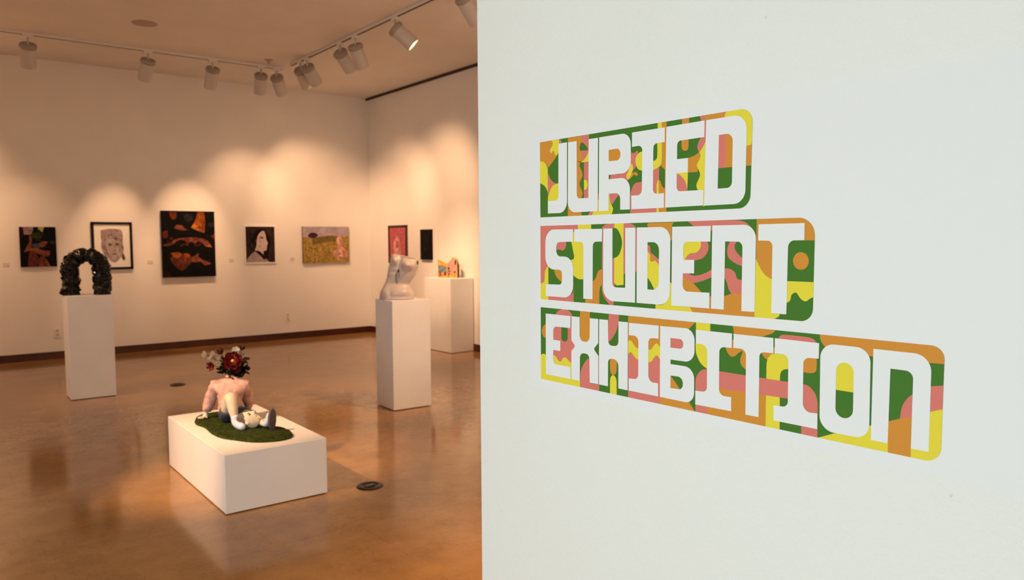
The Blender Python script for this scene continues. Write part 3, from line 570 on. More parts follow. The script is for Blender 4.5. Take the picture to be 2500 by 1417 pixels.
picture('charcoal_portrait', 'black-framed charcoal drawing of a face, half hidden behind the arch sculpture', 'drawing', 1.942, 2.447, 1.165, 1.813, 'b', 0.03, A_WHT, [
 (C1, [(0.1, 0.08), (0.3, 0.04, S), (0.55, 0.03, S), (0.82, 0.06, S), (0.88, 0.2, S), (0.88, 0.4, S), (0.9, 0.6, S), (0.82, 0.78, S), (0.62, 0.95, S), (0.45, 0.94, S), (0.25, 0.8, S), (0.14, 0.6, S), (0.12, 0.35, S)]),
 (C3, [(0.3, 0.3, S), (0.55, 0.22, S), (0.72, 0.3, S), (0.76, 0.5, S), (0.7, 0.75, S), (0.55, 0.88, S), (0.4, 0.8, S), (0.28, 0.6, S)]),
 (C2, [(0.45, 0.16, S), (0.6, 0.2, S), (0.72, 0.32, S), (0.6, 0.34, S), (0.5, 0.26, S)]),
 (C2, el(0.42, 0.47, 0.07, 0.035)), (C2, el(0.67, 0.46, 0.06, 0.035)), (C4, el(0.42, 0.47, 0.025, 0.018)), (C4, el(0.67, 0.46, 0.025, 0.018)),
 (C4, [(0.57, 0.48), (0.585, 0.48), (0.6, 0.63, S), (0.56, 0.65), (0.52, 0.64), (0.58, 0.62)]),
 (C2, [(0.48, 0.72), (0.56, 0.7, S), (0.66, 0.72), (0.57, 0.76, S)]),
 (C4, [(0.27, 0.45), (0.3, 0.6, S), (0.38, 0.78, S), (0.52, 0.9, S), (0.37, 0.8, S), (0.27, 0.62, S)]),
 (C4, [(0.8, 0.78), (0.84, 0.7, S), (0.9, 0.74, S), (0.97, 0.92), (0.92, 0.86), (0.9, 0.93), (0.84, 0.87, S)]),
]+strokes(5, 60, [C1, C2, C3, C1], 0.14, 0.86, 0.07, 0.3, 0.07, 0.012)+strokes(6, 30, [C1, C2], 0.12, 0.28, 0.25, 0.8, 0.06, 0.01, 1.5)+strokes(7, 26, [C1, C2], 0.74, 0.88, 0.2, 0.8, 0.06, 0.01, 1.5)+strokes(8, 30, [C3, C1], 0.34, 0.7, 0.3, 0.86, 0.05, 0.008)+strokes(9, 8, [A_WHT, C3], 0.5, 0.85, 0.1, 0.35, 0.05, 0.004, 1.2), frame=A_FRM, fw=0.032, mat_col=A_WHT, mw=0.045)
picture('dark_abstract_painting', 'largest painting, a tall black canvas with glowing orange shapes', 'painting', 2.826, 3.556, 1.031, 1.98, 'b', 0.05, A_BLK, [
 (A_RST, [(0.14, 0.02), (0.28, 0.02), (0.27, 0.1, S), (0.22, 0.13, S), (0.17, 0.1, S)]),
 (A_GRY, el(0.5, 0.1, 0.09, 0.06)), (A_GRY, el(0.93, 0.2, 0.06, 0.04)),
 (A_ORG, [(0.68, 0.01), (0.8, 0.01), (0.82, 0.15), (0.8, 0.33), (0.7, 0.31), (0.54, 0.25), (0.62, 0.15, S)]),
 (A_ORL, [(0.54, 0.25), (0.6, 0.19), (0.68, 0.24), (0.78, 0.28), (0.66, 0.29)]),
 (A_RST, [(0.62, 0.25), (0.72, 0.23, S), (0.76, 0.25), (0.72, 0.27, S)]),
 (A_SKIN, [(0.22, 0.26), (0.28, 0.21, S), (0.38, 0.22), (0.47, 0.29), (0.35, 0.29, S)]),
 (A_RST, [(0.02, 0.32, S), (0.1, 0.3, S), (0.1, 0.4, S), (0.02, 0.4, S)]), (A_RST, [(0.92, 0.38), (1, 0.33), (1, 0.42), (0.97, 0.42)]),
 (A_SKIN, [(0.0, 0.52), (0.15, 0.47), (0.28, 0.42, S), (0.5, 0.4, S), (0.72, 0.41, S), (0.86, 0.45), (0.88, 0.49), (0.93, 0.54), (0.8, 0.53), (0.76, 0.49, S), (0.68, 0.45, S), (0.62, 0.5), (0.55, 0.46), (0.46, 0.49), (0.4, 0.44, S), (0.3, 0.44, S), (0.2, 0.5), (0.1, 0.53)]),
 (A_ORL, [(0.78, 0.5), (0.88, 0.5), (0.94, 0.55), (0.82, 0.54)]),
 (A_SKIN, [(0.14, 0.64), (0.28, 0.62, S), (0.36, 0.65), (0.46, 0.64, S), (0.54, 0.7), (0.68, 0.64), (0.66, 0.69), (0.74, 0.74), (0.92, 0.8), (0.86, 0.82), (0.78, 0.83), (0.72, 0.77), (0.58, 0.78)]),
 (A_SKD, [(0.14, 0.72, S), (0.25, 0.66, S), (0.5, 0.67, S), (0.53, 0.76, S), (0.42, 0.87, S), (0.33, 0.9, S), (0.22, 0.83, S)]),
 (A_ORG, [(0.14, 0.64), (0.28, 0.62, S), (0.36, 0.66), (0.26, 0.71, S)]), (A_ORG, [(0.38, 0.64), (0.48, 0.65, S), (0.5, 0.7, S), (0.4, 0.7, S)]),
 (A_DBR, [(0, 0.9), (0.1, 0.91, S), (0.15, 1), (0, 1)]),
]+strokes(11, 40, [A_RST, A_DBR, A_SKD], 0.1, 0.9, 0.4, 0.52, 0.05, 0.006, 0.1)+strokes(12, 26, [A_RST, A_DBR, A_ORG], 0.18, 0.5, 0.64, 0.86, 0.05, 0.008, 1.4)+strokes(13, 14, [A_ORL, A_RST], 0.64, 0.8, 0.05, 0.28, 0.05, 0.006, 1.7)+strokes(14, 20, [A_GRY, A_DBR], 0, 1, 0, 1, 0.03, 0.006), mat_col=A_BLK)
W1 = pm('portrait_ground', 52, 32, 22); W2 = pm('portrait_face', 208, 168, 140, var=0.05); W3 = pm('portrait_garment', 172, 138, 118, var=0.1); W4 = pm('portrait_hair', 24, 12, 6); W5 = pm('portrait_shade', 120, 88, 70)
picture('portrait_print', 'white-bordered black and white portrait of a woman in profile with dark hair', 'picture', 4.0, 4.485, 1.2, 1.782, 'b', 0.02, W1, [
 (W4, [(0.2, 0.9), (0.15, 0.4, S), (0.35, 0.12, S), (0.6, 0.1, S), (0.8, 0.3, S), (0.8, 0.6, S), (0.75, 0.9)]),
 (W3, [(0, 1), (0.02, 0.92), (0.2, 0.75, S), (0.35, 0.68), (0.5, 0.82), (0.66, 0.88), (0.8, 1)]),
 (W2, [(0.36, 0.55), (0.4, 0.3, S), (0.5, 0.16, S), (0.62, 0.12, S), (0.68, 0.22, S), (0.7, 0.35), (0.76, 0.46), (0.72, 0.55), (0.7, 0.66, S), (0.6, 0.68), (0.6, 0.78), (0.45, 0.68), (0.3, 0.66)]),
 (W5, [(0.48, 0.3, S), (0.56, 0.27, S), (0.62, 0.32, S), (0.55, 0.35, S)]),
 (W4, [(0.3, 0.68), (0.45, 0.71), (0.6, 0.82), (0.68, 0.92), (0.6, 0.92), (0.5, 0.83)]),
 (W4, [(0.68, 0.12), (0.78, 0.25, S), (0.84, 0.5, S), (0.78, 0.62), (0.78, 0.4, S), (0.7, 0.28)]),
]+strokes(21, 14, [W5, W4], 0.18, 0.36, 0.2, 0.7, 0.09, 0.006, 1.5)+strokes(22, 12, [W5, W3], 0.05, 0.6, 0.76, 0.98, 0.06, 0.008, 0.8)+strokes(23, 6, [W5], 0.44, 0.5, 0.3, 0.6, 0.05, 0.01, 1.6), mat_col=A_WHT, mw=0.018)
D1 = pm('field_olive', 160, 118, 50, var=0.35, vs=30); D2 = pm('field_dark', 118, 88, 38, var=0.3, vs=30); D3 = pm('field_straw', 185, 148, 72, var=0.3, vs=30); D4 = pm('rain_sky', 172, 142, 128, var=0.15); D5 = pm('dark_cloud', 62, 34, 32); D6 = pm('pink_figure', 208, 140, 104); D7 = pm('figure_line', 150, 88, 60)
rnd = random.Random(4)
blades = []
for i in range(40):
    x = rnd.uniform(0.02, 0.7); y = rnd.uniform(0.5, 0.95); w = rnd.uniform(0.01, 0.025); h = rnd.uniform(0.08, 0.22); l = rnd.uniform(-0.06, 0.06)
    blades.append((rnd.choice([D2, D3, D3, D2]), [(x, y+h*0.5), (x+l, y-h*0.5), (x+w, y+h*0.5)]))
picture('field_painting', 'wide olive landscape painting with a pale nude figure seated at right', 'painting', 4.918, 5.715, 1.185, 1.77, 'b', 0.035, D1, [
 (D4, [(0, 0), (1, 0), (1, 0.22), (0.85, 0.28, S), (0.6, 0.24, S), (0.45, 0.3, S), (0.25, 0.33, S), (0, 0.28)]),
 (D2, [(0.2, 0.32), (0.5, 0.25, S), (0.75, 0.26), (0.7, 0.4), (0.4, 0.45, S), (0.2, 0.5)]),
 (D5, [(0.1, 0.24), (0.17, 0.17, S), (0.26, 0.17, S), (0.33, 0.23), (0.27, 0.3, S), (0.16, 0.31, S)])]+blades+[
 (D6, [(0.74, 0.62), (0.75, 0.5), (0.72, 0.36, S), (0.75, 0.28, S), (0.82, 0.28, S), (0.86, 0.38, S), (0.84, 0.55), (0.93, 0.66, S), (0.97, 0.8, S), (0.92, 0.86, S), (0.85, 0.84), (0.76, 0.84, S), (0.8, 0.93), (0.74, 0.92), (0.64, 0.78, S), (0.66, 0.68, S)]),
 (D7, [(0.83, 0.6), (0.88, 0.7, S), (0.89, 0.84), (0.87, 0.84), (0.86, 0.72, S)]), (D7, [(0.74, 0.76, S), (0.77, 0.72, S), (0.79, 0.75, S), (0.76, 0.8, S)]),
], mat_col=A_CAN)
E1 = pm('crimson', 178, 82, 74, var=0.3, vs=40); E2 = pm('rose_pink', 205, 130, 110); E3 = pm('bright_red', 225, 95, 85)
dots = []
for i in range(13):
    for sx in (0.06, 0.88): dots.append((E3, el(sx+0.03, 0.05+i*0.075, 0.03, 0.018, 6)))
for i in range(7):
    for sy in (0.04, 0.95): dots.append((E3, el(0.12+i*0.125, sy, 0.035, 0.02, 6)))
E_FR = mat('dark_red_frame', (0.05, 0.014, 0.012), 0.4)
picture('pink_arch_print', 'narrow dark-framed pink and red print with a pointed arch, partly behind the torso', 'print', 10.955, 10.385, 1.178, 1.78, 'r', 0.03, E1, dots+[
 (E2, [(0.22, 0.8), (0.25, 0.45), (0.32, 0.35, S), (0.45, 0.22), (0.58, 0.35, S), (0.66, 0.45), (0.7, 0.8)]),
 (E1, [(0.38, 0.6), (0.4, 0.45, S), (0.46, 0.38, S), (0.52, 0.45, S), (0.54, 0.6)]),
], frame=E_FR, fw=0.03, mat_col=A_CAN)
picture('black_canvas', 'small black canvas with a faint white streak on the right wall, behind the torso', 'painting', 9.958, 9.66, 1.25, 1.702, 'r', 0.035, A_BLK, [
 (A_GRY, [(0.45, 0.2), (0.55, 0.15, S), (0.6, 0.3, S), (0.68, 0.42), (0.55, 0.35, S)]), (A_GRY, el(0.45, 0.65, 0.07, 0.05)),
], mat_col=A_BLK)

# small white title cards beside the pictures, wall outlets
M_CARD = mat('title_card', (0.6, 0.56, 0.5), 0.7)
for x, who in ((0.969, 'title card left of the small figure painting'), (2.672, 'title card between the charcoal drawing and the largest painting'), (3.803, 'title card between the largest painting and the woman portrait'), (4.754, 'title card between the woman portrait and the olive landscape')):
    o = obj('title_card', box(nb(), x-0.035, x+0.035, YB-0.004, YB, 1.23, 1.28), M_CARD); tag(o, 'small pale '+who, 'label', 'title cards on the back wall')
M_PLATE = mat('outlet_plate', (0.8, 0.77, 0.7), 0.4); M_SLOT = mat('outlet_socket', (0.5, 0.44, 0.36), 0.4)
for x, z, who in ((1.50, 0.345, 'ivory wall outlet low on the back wall beside the arch plinth'), (4.652, 0.35, 'ivory wall outlet low on the back wall below the woman portrait and landscape')):
    t = thing('wall_outlet', who, 'outlet', (x, YB, z), 0, 'wall outlets')
    obj('cover_plate', box(nb(), x-0.04, x+0.04, YB-0.012, YB, z-0.065, z+0.065, 0.003), M_PLATE, t)
    for dz in (-0.028, 0.028): obj('socket', box(nb(), x-0.017, x+0.017, YB-0.016, YB-0.01, z+dz-0.018, z+dz+0.018, 0.003), M_SLOT, t)

# ---------------------------------------------------------------- ceiling: track lighting, disc, sprinkler
M_TRK = mat('track_white', (0.72, 0.69, 0.66), 0.5); M_SLT = mat('track_slot', (0.05, 0.035, 0.03), 0.6)
M_HEAD = mat('lamp_head_white', (0.55, 0.52, 0.48), 0.45); M_CAPM = mat('lamp_cap', (0.33, 0.29, 0.25), 0.5)
M_LENS = mat('lamp_lens_lit', (1, 0.9, 0.7), 0.4, emit=22)
def track(name, label, x0, x1, y0, y1):
    t = thing(name, label, 'lighting track', ((x0+x1)/2, (y0+y1)/2, ZC), 0, 'lighting tracks on the ceiling')
    obj('rail', box(nb(), x0, x1, y0, y1, ZC-0.03, ZC, 0.002), M_TRK, t)
    if x1-x0 > y1-y0: s = box(nb(), x0+0.01, x1-0.01, (y0+y1)/2-0.013, (y0+y1)/2+0.013, ZC-0.0315, ZC-0.0295)
    else: s = box(nb(), (x0+x1)/2-0.013, (x0+x1)/2+0.013, y0+0.01, y1-0.01, ZC-0.0315, ZC-0.0295)
    obj('slot', s, M_SLT, t)
TY, TX = 10.27, 4.12
track('lighting_track', 'ceiling lighting track running parallel to the back wall', -1.2, 4.12, TY-0.018, TY+0.018)
track('lighting_track', 'ceiling lighting track running towards the viewer along the right side', TX-0.018, TX+0.018, 2.6, 9.98)
def head(x, y, target, power, label, size=52, axis='x', L=0.27, r=0.08, drop=0.125, rec=0.085):
    t = thing('track_light', label, 'spotlight', (x, y, ZC), 0, 'track spotlights')
    if axis == 'x': a = box(nb(), x-0.05, x+0.05, y-0.024, y+0.024, ZC-0.055, ZC-0.028, 0.003)
    else: a = box(nb(), x-0.024, x+0.024, y-0.05, y+0.05, ZC-0.055, ZC-0.028, 0.003)
    obj('adapter', a, M_TRK, t)
    obj('stem', cyl(nb(), (x, y, ZC-drop-0.02), (x, y, ZC-0.05), 0.011, seg=12), M_HEAD, t, True)
    piv = Vector((x, y, ZC-drop)); d = (Vector(target)-piv).normalized()
    o = piv+Vector((0, 0, -0.02))
    p = o-d*0.02
    b = nb(); lathe(b, [(0.0, 0.0), (r*0.98, 0.0), (r*1.1, 0.012), (r*1.12, 0.03), (r*1.05, 0.05), (r*0.96, 0.056)], p, d, 32); obj('back_cap', b, M_CAPM, t, True)
    b = nb(); lathe(b, [(r*0.96, 0.05), (r, 0.06), (r, L-0.006), (r*0.99, L), (r*0.9, L), (r*0.88, L-0.03), (r*0.87, L-0.1), (0.0, L-0.105)], p, d, 32); obj('housing', b, M_HEAD, t, True)
    b = nb(); lathe(b, [(0.0, L-rec-0.006), (r*0.86, L-rec-0.006), (r*0.86, L-rec-0.002), (0.0, L-rec)], p, d, 32); obj('lens', b, M_LENS if power else M_SLT, t)
    if power: spot_light(tuple(p+d*(L+0.03)), target, power, size)
HEADS = [
 (1.161, TY, (1.25, 11.64, 1.4), 55, 'white track spotlight at far left above the small figure painting', 40, 'x'),
 (2.415, TY, (2.2, 11.64, 1.45), 180, 'white track spotlight above the charcoal portrait', 34, 'x'),
 (3.189, TY, (3.19, 11.64, 1.5), 200, 'white track spotlight above the largest black and orange painting', 38, 'x'),
 (3.82, TY, (4.1, 11.64, 1.75), 92, 'white track spotlight, left one of the close pair at the end of the back track', 66, 'x'),
 (4.036, TY, (5.3, 11.64, 1.85), 122, 'white track spotlight, right one of the close pair at the end of the back track', 70, 'x'),
 (TX, 9.668, (5.9, 11.3, 1.55), 90, 'white track spotlight at the far end of the right track', 50, 'y'),
 (TX, 9.453, (6.11, 10.6, 1.8), 170, 'white track spotlight second from the far end of the right track, overlapping its neighbour', 62, 'y'),
 (TX, 8.501, (6.11, 9.4, 1.9), 205, 'white track spotlight third from the far end of the right track', 66, 'y'),
 (TX, 8.112, (5.75, 8.95, 0.85), 330, 'white track spotlight fourth from the far end, beside the lit one', 46, 'y'),
 (TX, 7.195, (5.6, 6.4, 2.3), 150, 'white track spotlight with its glowing lamp opening visible', 50, 'y'),
 (TX, 5.93, (6.11, 6.2, 1.5), 130, 'white track spotlight nearest the viewer, cut off by the sign wall', 50, 'y'),
]
for x, y, tg, pw, lb, sz, ax in HEADS: head(x, y, tg, pw, lb, sz, ax, rec=0.012 if 'glowing' in lb else 0.085)
M_DISC = mat('ceiling_disc', (0.42, 0.34, 0.29), 0.7)
o = obj('ceiling_speaker', lathe(nb(), [(0.0, -0.012), (0.1, -0.012), (0.125, -0.006), (0.13, 0.0)], (2.12, 9.1, ZC), (0, 0, 1)), M_DISC, smooth=True); tag(o, 'round brown speaker disc flush with the ceiling at upper left', 'speaker')
o = obj('sprinkler', lathe(nb(), [(0.0, -0.05), (0.02, -0.05), (0.022, -0.02), (0.012, -0.018), (0.05, -0.008), (0.055, 0.0)], (3.80, 9.93, ZC), (0, 0, 1), 20), M_DISC, smooth=True); tag(o, 'tiny round ceiling sprinkler near the meeting of the two tracks', 'sprinkler')

# ---------------------------------------------------------------- floor outlets
M_FBX = mat('floor_box_metal', (0.045, 0.035, 0.03), 0.35, metal=0.6, var=0.2); M_FBL = mat('floor_box_lid', (0.12, 0.10, 0.09), 0.4, metal=0.6)
for x, y, lb in ((2.194, 4.234, 'round dark metal floor outlet on the brown floor right of the low plinth'), (2.21, 8.63, 'round dark metal floor outlet between the arch plinth and the torso plinth')):
    t = thing('floor_outlet', lb, 'floor outlet', (x, y, 0), 0, 'round floor outlets')
    obj('cover_ring', lathe(nb(), [(0.0, 0.004), (0.05, 0.004), (0.055, 0.008), (0.075, 0.008), (0.085, 0.0)], (x, y, 0), (0, 0, 1)), M_FBX, t, True)
    obj('lid', box(nb(), x-0.028, x+0.028, y-0.018, y+0.018, 0.004, 0.011, 0.002), M_FBL, t)

# ---------------------------------------------------------------- black coiled arch on the left plinth
def arch():
    z0 = 1.013; c = Vector((1.176+0.197, 8.418+0.16, z0)); ax = Vector((0.90, -0.43, 0)).normalized()   # spread of the two feet
    t = thing('arch_sculpture', 'glossy black ceramic arch of knotted coils standing on the left plinth', 'sculpture', (c.x, c.y, z0))
    M = mat('black_glaze', (0.004, 0.0035, 0.0035), 0.14, spec=0.26, var=0.4, vscale=60)
    half, zs, R = 0.143, 0.255, 0.143
    path = []
    for i in range(70): path.append((-half-0.004*math.sin(i*0.11), zs*i/70))
    for i in range(111): a = PI-PI*i/110; path.append((R*math.cos(a), zs+0.135*math.sin(a)))
    for i in range(70, -1, -1): path.append((half, zs*i/70))
    bm = nb(); seg = 64; rings = []; n = len(path); s = 0.0; rnd = random.Random(2)
    for i, (u, z) in enumerate(path):
        a = path[max(i-1, 0)]; b_ = path[min(i+1, n-1)]
        t2 = Vector((b_[0]-a[0], b_[1]-a[1])).normalized(); nrm = Vector((-t2.y, t2.x))
        if i: s += math.hypot(u-path[i-1][0], z-path[i-1][1])
        rr = 0.064+0.004*(1 if z > 0.02 else 0)-0.010*max(0, (z-zs)/0.135)
        ring = []
        for k in range(seg):
            al = 2*PI*k/seg
            co = Vector((u+nrm.x*math.cos(al)*rr, math.sin(al)*rr, z+nrm.y*math.cos(al)*rr))
            q3 = co+Vector((0.02, 0.01, 0.03))*noise.noise(co*12)
            d0 = noise.voronoi(q3*27)[0][0]; lump = math.sqrt(max(0.0, 1-(d0*1.45)**2))
            ringy = abs(math.sin(s*31+0.8*math.sin(al)+noise.noise(co*6)*2.5))**0.6
            h = 0.014*ringy+0.015*lump+0.012*noise.noise(co*17)-0.006
            dirv = Vector((nrm.x*math.cos(al), math.sin(al), nrm.y*math.cos(al)))
            p = co+dirv*h
            p.z = max(p.z, 0.0) if i not in (0, n-1) else 0.0
            w = c+ax*p.x+Vector((-ax.y, ax.x, 0))*p.y+Vector((0, 0, p.z)); ring.append(bm.verts.new(w))
        rings.append(ring)
    for A, B in zip(rings, rings[1:]):
        for k in range(seg): bm.faces.new((A[k], A[(k+1) % seg], B[(k+1) % seg], B[k]))
    bm.faces.new(rings[0][::-1]); bm.faces.new(rings[-1])
    rings_co = [[v.co.copy() for v in rg] for rg in rings]
    obj('arch_body', bm, M, t, True)
    bm = nb()
    for i in range(90):
        kr = rnd.randrange(3, n-3); cc = rings_co[kr][rnd.randrange(seg)]
        q = rnd.uniform(0.006, 0.016); cc.z = max(cc.z, z0+q); blob(bm, cc, (q, q, q*rnd.uniform(0.6, 1.0)), sub=2)
    o = obj('ceramic_knobs', bm, M, t, True); o['kind'] = 'stuff'
    cc = c+ax*(-half+0.072)+Vector((0, 0, 0.17))
    pk = mat('pink_ribbon', warm(190, 100, 95), 0.4)
    tube(b2 := nb(), [cc+Vector((0, 0, 0.03)), cc+ax*0.012, cc+ax*0.004+Vector((0, 0, -0.03)), cc+ax*0.016+Vector((0, 0, -0.055))], 0.004, 8); obj('pink_strand', b2, pk, t, True)
arch()

# ---------------------------------------------------------------- pale torso on the second plinth
def torso():
    z0 = 0.992; base = Vector((3.505, 6.165, z0))
    t = thing('torso_sculpture', 'pale grey ceramic headless torso with a dark dripping line, on the middle plinth', 'sculpture', tuple(base))
    M = mat('pale_ceramic', (0.55, 0.49, 0.47), 0.34, spec=0.4, var=0.05, vscale=14, coat=0.15)
    R_ = Vector((0.786, -0.618, 0)); F_ = Vector((-0.618, -0.786, 0)); U_ = Vector((0, 0, 1))
    # (height, left, right) of the silhouette in metres, depth half
    k = 1/9.45/263.0
    prof = [(1250, 95, 845, 0.6), (1235, 80, 860, 0.62), (1150, 76, 868, 0.64), (1060, 100, 845, 0.62), (980, 145, 785, 0.55), (920, 175, 755, 0.5), (840, 215, 790, 0.46), (740, 248, 862, 0.46), (640, 262, 915, 0.47), (540, 285, 945, 0.47), (440, 315, 968, 0.46), (360, 335, 975, 0.42), (300, 358, 960, 0.36), (262, 385, 935, 0.3)]
    bm = nb(); seg = 72; rings = []; sub = 5
    P = []
    for i in range(len(prof)-1):
        for j in range(sub):
            s = j/sub; s2 = s*s*(3-2*s)*0.5+s*0.5
            p0, p1, p2, p3 = prof[max(i-1, 0)], prof[i], prof[i+1], prof[min(i+2, len(prof)-1)]
            row = [0.5*(2*p1[q]+(p2[q]-p0[q])*s+(2*p0[q]-5*p1[q]+4*p2[q]-p3[q])*s*s+(3*p1[q]-p0[q]-3*p2[q]+p3[q])*s**3) for q in range(4)]
            row[0] = prof[i][0]*(1-s)+prof[i+1][0]*s; P.append(row)
    P.append(list(prof[-1]))
    cx0 = 470
    def bumps(x, z, fr):
        g = lambda cx, cz, sx, sz: math.exp(-((x-cx)/sx)**2-((z-cz)/sz)**2)
        h = 0.042*g(430, 370, 90, 80)+0.056*g(750, 450, 115, 100)-0.012*g(575, 420, 38, 150)
        h += -0.008*g(480, 890, 330, 45)+0.014*g(230, 1060, 110, 110)+0.014*g(640, 1050, 190, 80)-0.014*g(340, 1120, 38, 120)-0.010*g(560, 1170, 200, 26)-0.006*g(470, 620, 300, 30)
        return h*max(0.0, fr)**0.6
    for zc, l, r, dp in P:
        ring = []; cx = (l+r)/2; a = (r-l)/2
        tilt = max(0.0, (620-zc)/360)            # the shoulder cut leans down to the right
        for q in range(seg):
            al = 2*PI*q/seg
            x = cx+a*math.cos(al); fr = math.sin(al)
            dz = -(x-cx)*0.2*tilt
            y = a*dp*fr*k+bumps(x, zc, fr)
            hz = (1250-zc-dz*-1*0)*k+(dz*k)
            ring.append(bm.verts.new(base+R_*((x-cx0)*k)+F_*y+U_*max(hz, 0)))
        rings.append(ring)
    for A, B in zip(rings, rings[1:]):
        for q in range(seg): bm.faces.new((A[q], A[(q+1) % seg], B[(q+1) % seg], B[q]))
    bm.faces.new(rings[0][::-1])
    # closed, slightly sunken neck cut
    top = rings[-1]; cen = sum((v.co for v in top), Vector())/seg
    inner = [bm.verts.new(cen+(v.co-cen)*0.8+Vector((0, 0, -0.004))) for v in top]
    for q in range(seg): bm.faces.new((top[q], top[(q+1) % seg], inner[(q+1) % seg], inner[q]))
    bm.faces.new(inner)
    obj('torso_body', bm, M, t, True)
    dark = mat('dark_glaze_drip', (0.03, 0.014, 0.014), 0.25)
    def surf(x, zc):
        for i in range(len(P)-1):
            if P[i][0] >= zc >= P[i+1][0]:
                s = (P[i][0]-zc)/(P[i][0]-P[i+1][0]); row = [P[i][q]*(1-s)+P[i+1][q]*s for q in range(4)]; break
        else: row = P[-1]
        _, l, r, dp = row; cx = (l+r)/2; a = (r-l)/2; u = max(-1, min(1, (x-cx)/a)); fr = math.sqrt(1-u*u)
        tilt = max(0.0, (620-zc)/360)
        return base+R_*((x-cx0)*k)+F_*(a*dp*fr*k+bumps(x, zc, fr)+0.0005)+U_*((1250-zc-(x-cx)*0.2*tilt)*k)
    for pts, w in (([(640, 300), (600, 370), (562, 430), (550, 500), (540, 560), (505, 610), (475, 660), (462, 720), (458, 790), (470, 850)], 0.0022),
                   ([(545, 545), (530, 620), (500, 700), (488, 780), (486, 850), (492, 915)], 0.003),
                   ([(548, 560), (552, 640), (545, 700), (540, 765)], 0.0026), ([(520, 590), (490, 640), (470, 700), (455, 770)], 0.003), ([(530, 575), (525, 640), (508, 690)], 0.0028)):
        fine = []
        for a, b_ in zip(pts, pts[1:]):
            for j in range(5): fine.append(surf(a[0]+(b_[0]-a[0])*j/5, a[1]+(b_[1]-a[1])*j/5))
        n = len(fine); obj('glaze_drip', tube(nb(), fine, [w*(0.5+0.5*math.sin(PI*(0.12+0.8*i/n))) for i in range(n)], 8), dark, t, True)
    red = mat('dark_red_glaze', (0.10, 0.008, 0.008), 0.25)
    b2 = nb(); blob(b2, surf(950, 370)+Vector((0.002, -0.002, 0)), (0.008, 0.008, 0.02)); obj('red_glaze_patch', b2, red, t, True)
    rim = [surf(x, 300)+U_*0.006+F_*-0.003 for x in range(580, 940, 30)]
    obj('rim_line', tube(nb(), rim, 0.0016, 6), dark, t, True)
torso()

# ---------------------------------------------------------------- folding painted panels on the right plinth
def panels():
    z0 = 1.014
    t = thing('folding_panels', 'small folding screen of painted pointed cards on the plinth by the right wall', 'sculpture', (5.9, 9.0, z0))
    edge = mat('panel_edge_gold', warm(196, 150, 70), 0.5)
    pts = [Vector((5.82, 9.08)), Vector((5.90, 8.96)), Vector((5.950, 8.79)), Vector((6.07, 8.92))]
    tops = [[(0, 0.262), (1, 0.196)], [(0, 0.196), (0.62, 0.292), (0.85, 0.275), (1, 0.262)], [(0, 0.285), (0.12, 0.262), (1, 0.17)]]
    sk = pm('panel_teal', 108, 116, 104, var=0.3, vs=25); br = pm('panel_brown', 120, 62, 22, var=0.3, vs=25); gd = pm('panel_gold', 222, 150, 62, var=0.3, vs=30); pk = pm('panel_pink', 214, 140, 110, var=0.2, vs=20); dk = pm('panel_dark', 66, 34, 12)
    cream = pm('panel_cream', 228, 190, 140)
    art = [[(sk, [(0.08, 0.3), (0.9, 0.42), (0.9, 0.7, S), (0.5, 0.75, S), (0.08, 0.62)]), (br, [(0.08, 0.62), (0.3, 0.7, S), (0.6, 0.76, S), (0.92, 0.66), (0.92, 0.92), (0.08, 0.92)]), (pk, el(0.5, 0.78, 0.14, 0.08)), (gd, [(0, 0.9), (1, 0.88), (1, 1), (0, 1)])],
           [(br, [(0, 0.5), (0.25, 0.48), (0.3, 0.8, S), (0.2, 1), (0, 1)]), (pk, [(0.25, 0.3), (0.6, 0.08, S), (0.9, 0.2, S), (0.95, 0.6), (0.9, 0.8, S), (0.3, 0.85)]), (gd, [(0.15, 0.88), (0.7, 0.78, S), (1, 0.8), (1, 1), (0.1, 1)]), (br, el(0.75, 0.73, 0.12, 0.06)), (dk, [(0.8, 0.12), (0.95, 0.2), (0.9, 0.35), (0.75, 0.4)])],
           [(dk, [(0, 0), (1, 0), (1, 1), (0, 1)])]]
    art = [a_+strokes(31+i_, 26, c_, 0.08, 0.92, 0.3, 0.98, 0.06, 0.02) for i_, (a_, c_) in enumerate(zip(art, ([sk, br, gd, pk], [pk, br, gd, cream, dk], [dk, br])))]
    bases = [gd, pk, dk]
    for i in range(3):
        a, b_ = pts[i], pts[i+1]; d = (b_-a); nr = Vector((d.y, -d.x)).normalized()
        if nr.dot(Vector((-0.6, -0.8))) < 0: nr = -nr
        T = tops[i]; H = max(h for _, h in T)
        bm = nb(); poly = [(0, 0.0)]+[]
        out = [(0, 0.0)]+[(u, h) for u, h in T]+[(1, 0.0)]
        fr = [bm.verts.new(Vector((*(a+d*u+nr*0.003), z0+h))) for u, h in out]; bk = [bm.verts.new(Vector((*(a+d*u-nr*0.003), z0+h))) for u, h in out]
        bm.faces.new(fr); bm.faces.new(bk[::-1]); n = len(out)
        for j in range(n): bm.faces.new((fr[j], bk[j], bk[(j+1) % n], fr[(j+1) % n]))
        pn = obj('panel', bm, edge, t)
        V, F, I = [], [], []; ms = [bases[i]]; nm = {bases[i].name: 0}
        hull = [(u*0.92+0.04, 1-(h*0.965+0.003)/H) for u, h in out]
        fn = lambda u, v, q: tuple(Vector((*(a+d*u+nr*(0.0035+q)), z0+(1-v)*H)))
        flat(V, F, I, [hull], fn, 0, 0)
        for kk, (mm, pp) in enumerate(art[i]):
            if mm.name not in nm: nm[mm.name] = len(ms); ms.append(mm)
            # hull of the gabled card is concave-safe because every top is convex
            flat(V, F, I, [clip(dedupe(outline(pp)), hull)], fn, 0.00005*(kk+1), nm[mm.name])
        flat_mesh('painted_face', V, F, I, ms, pn)
panels()

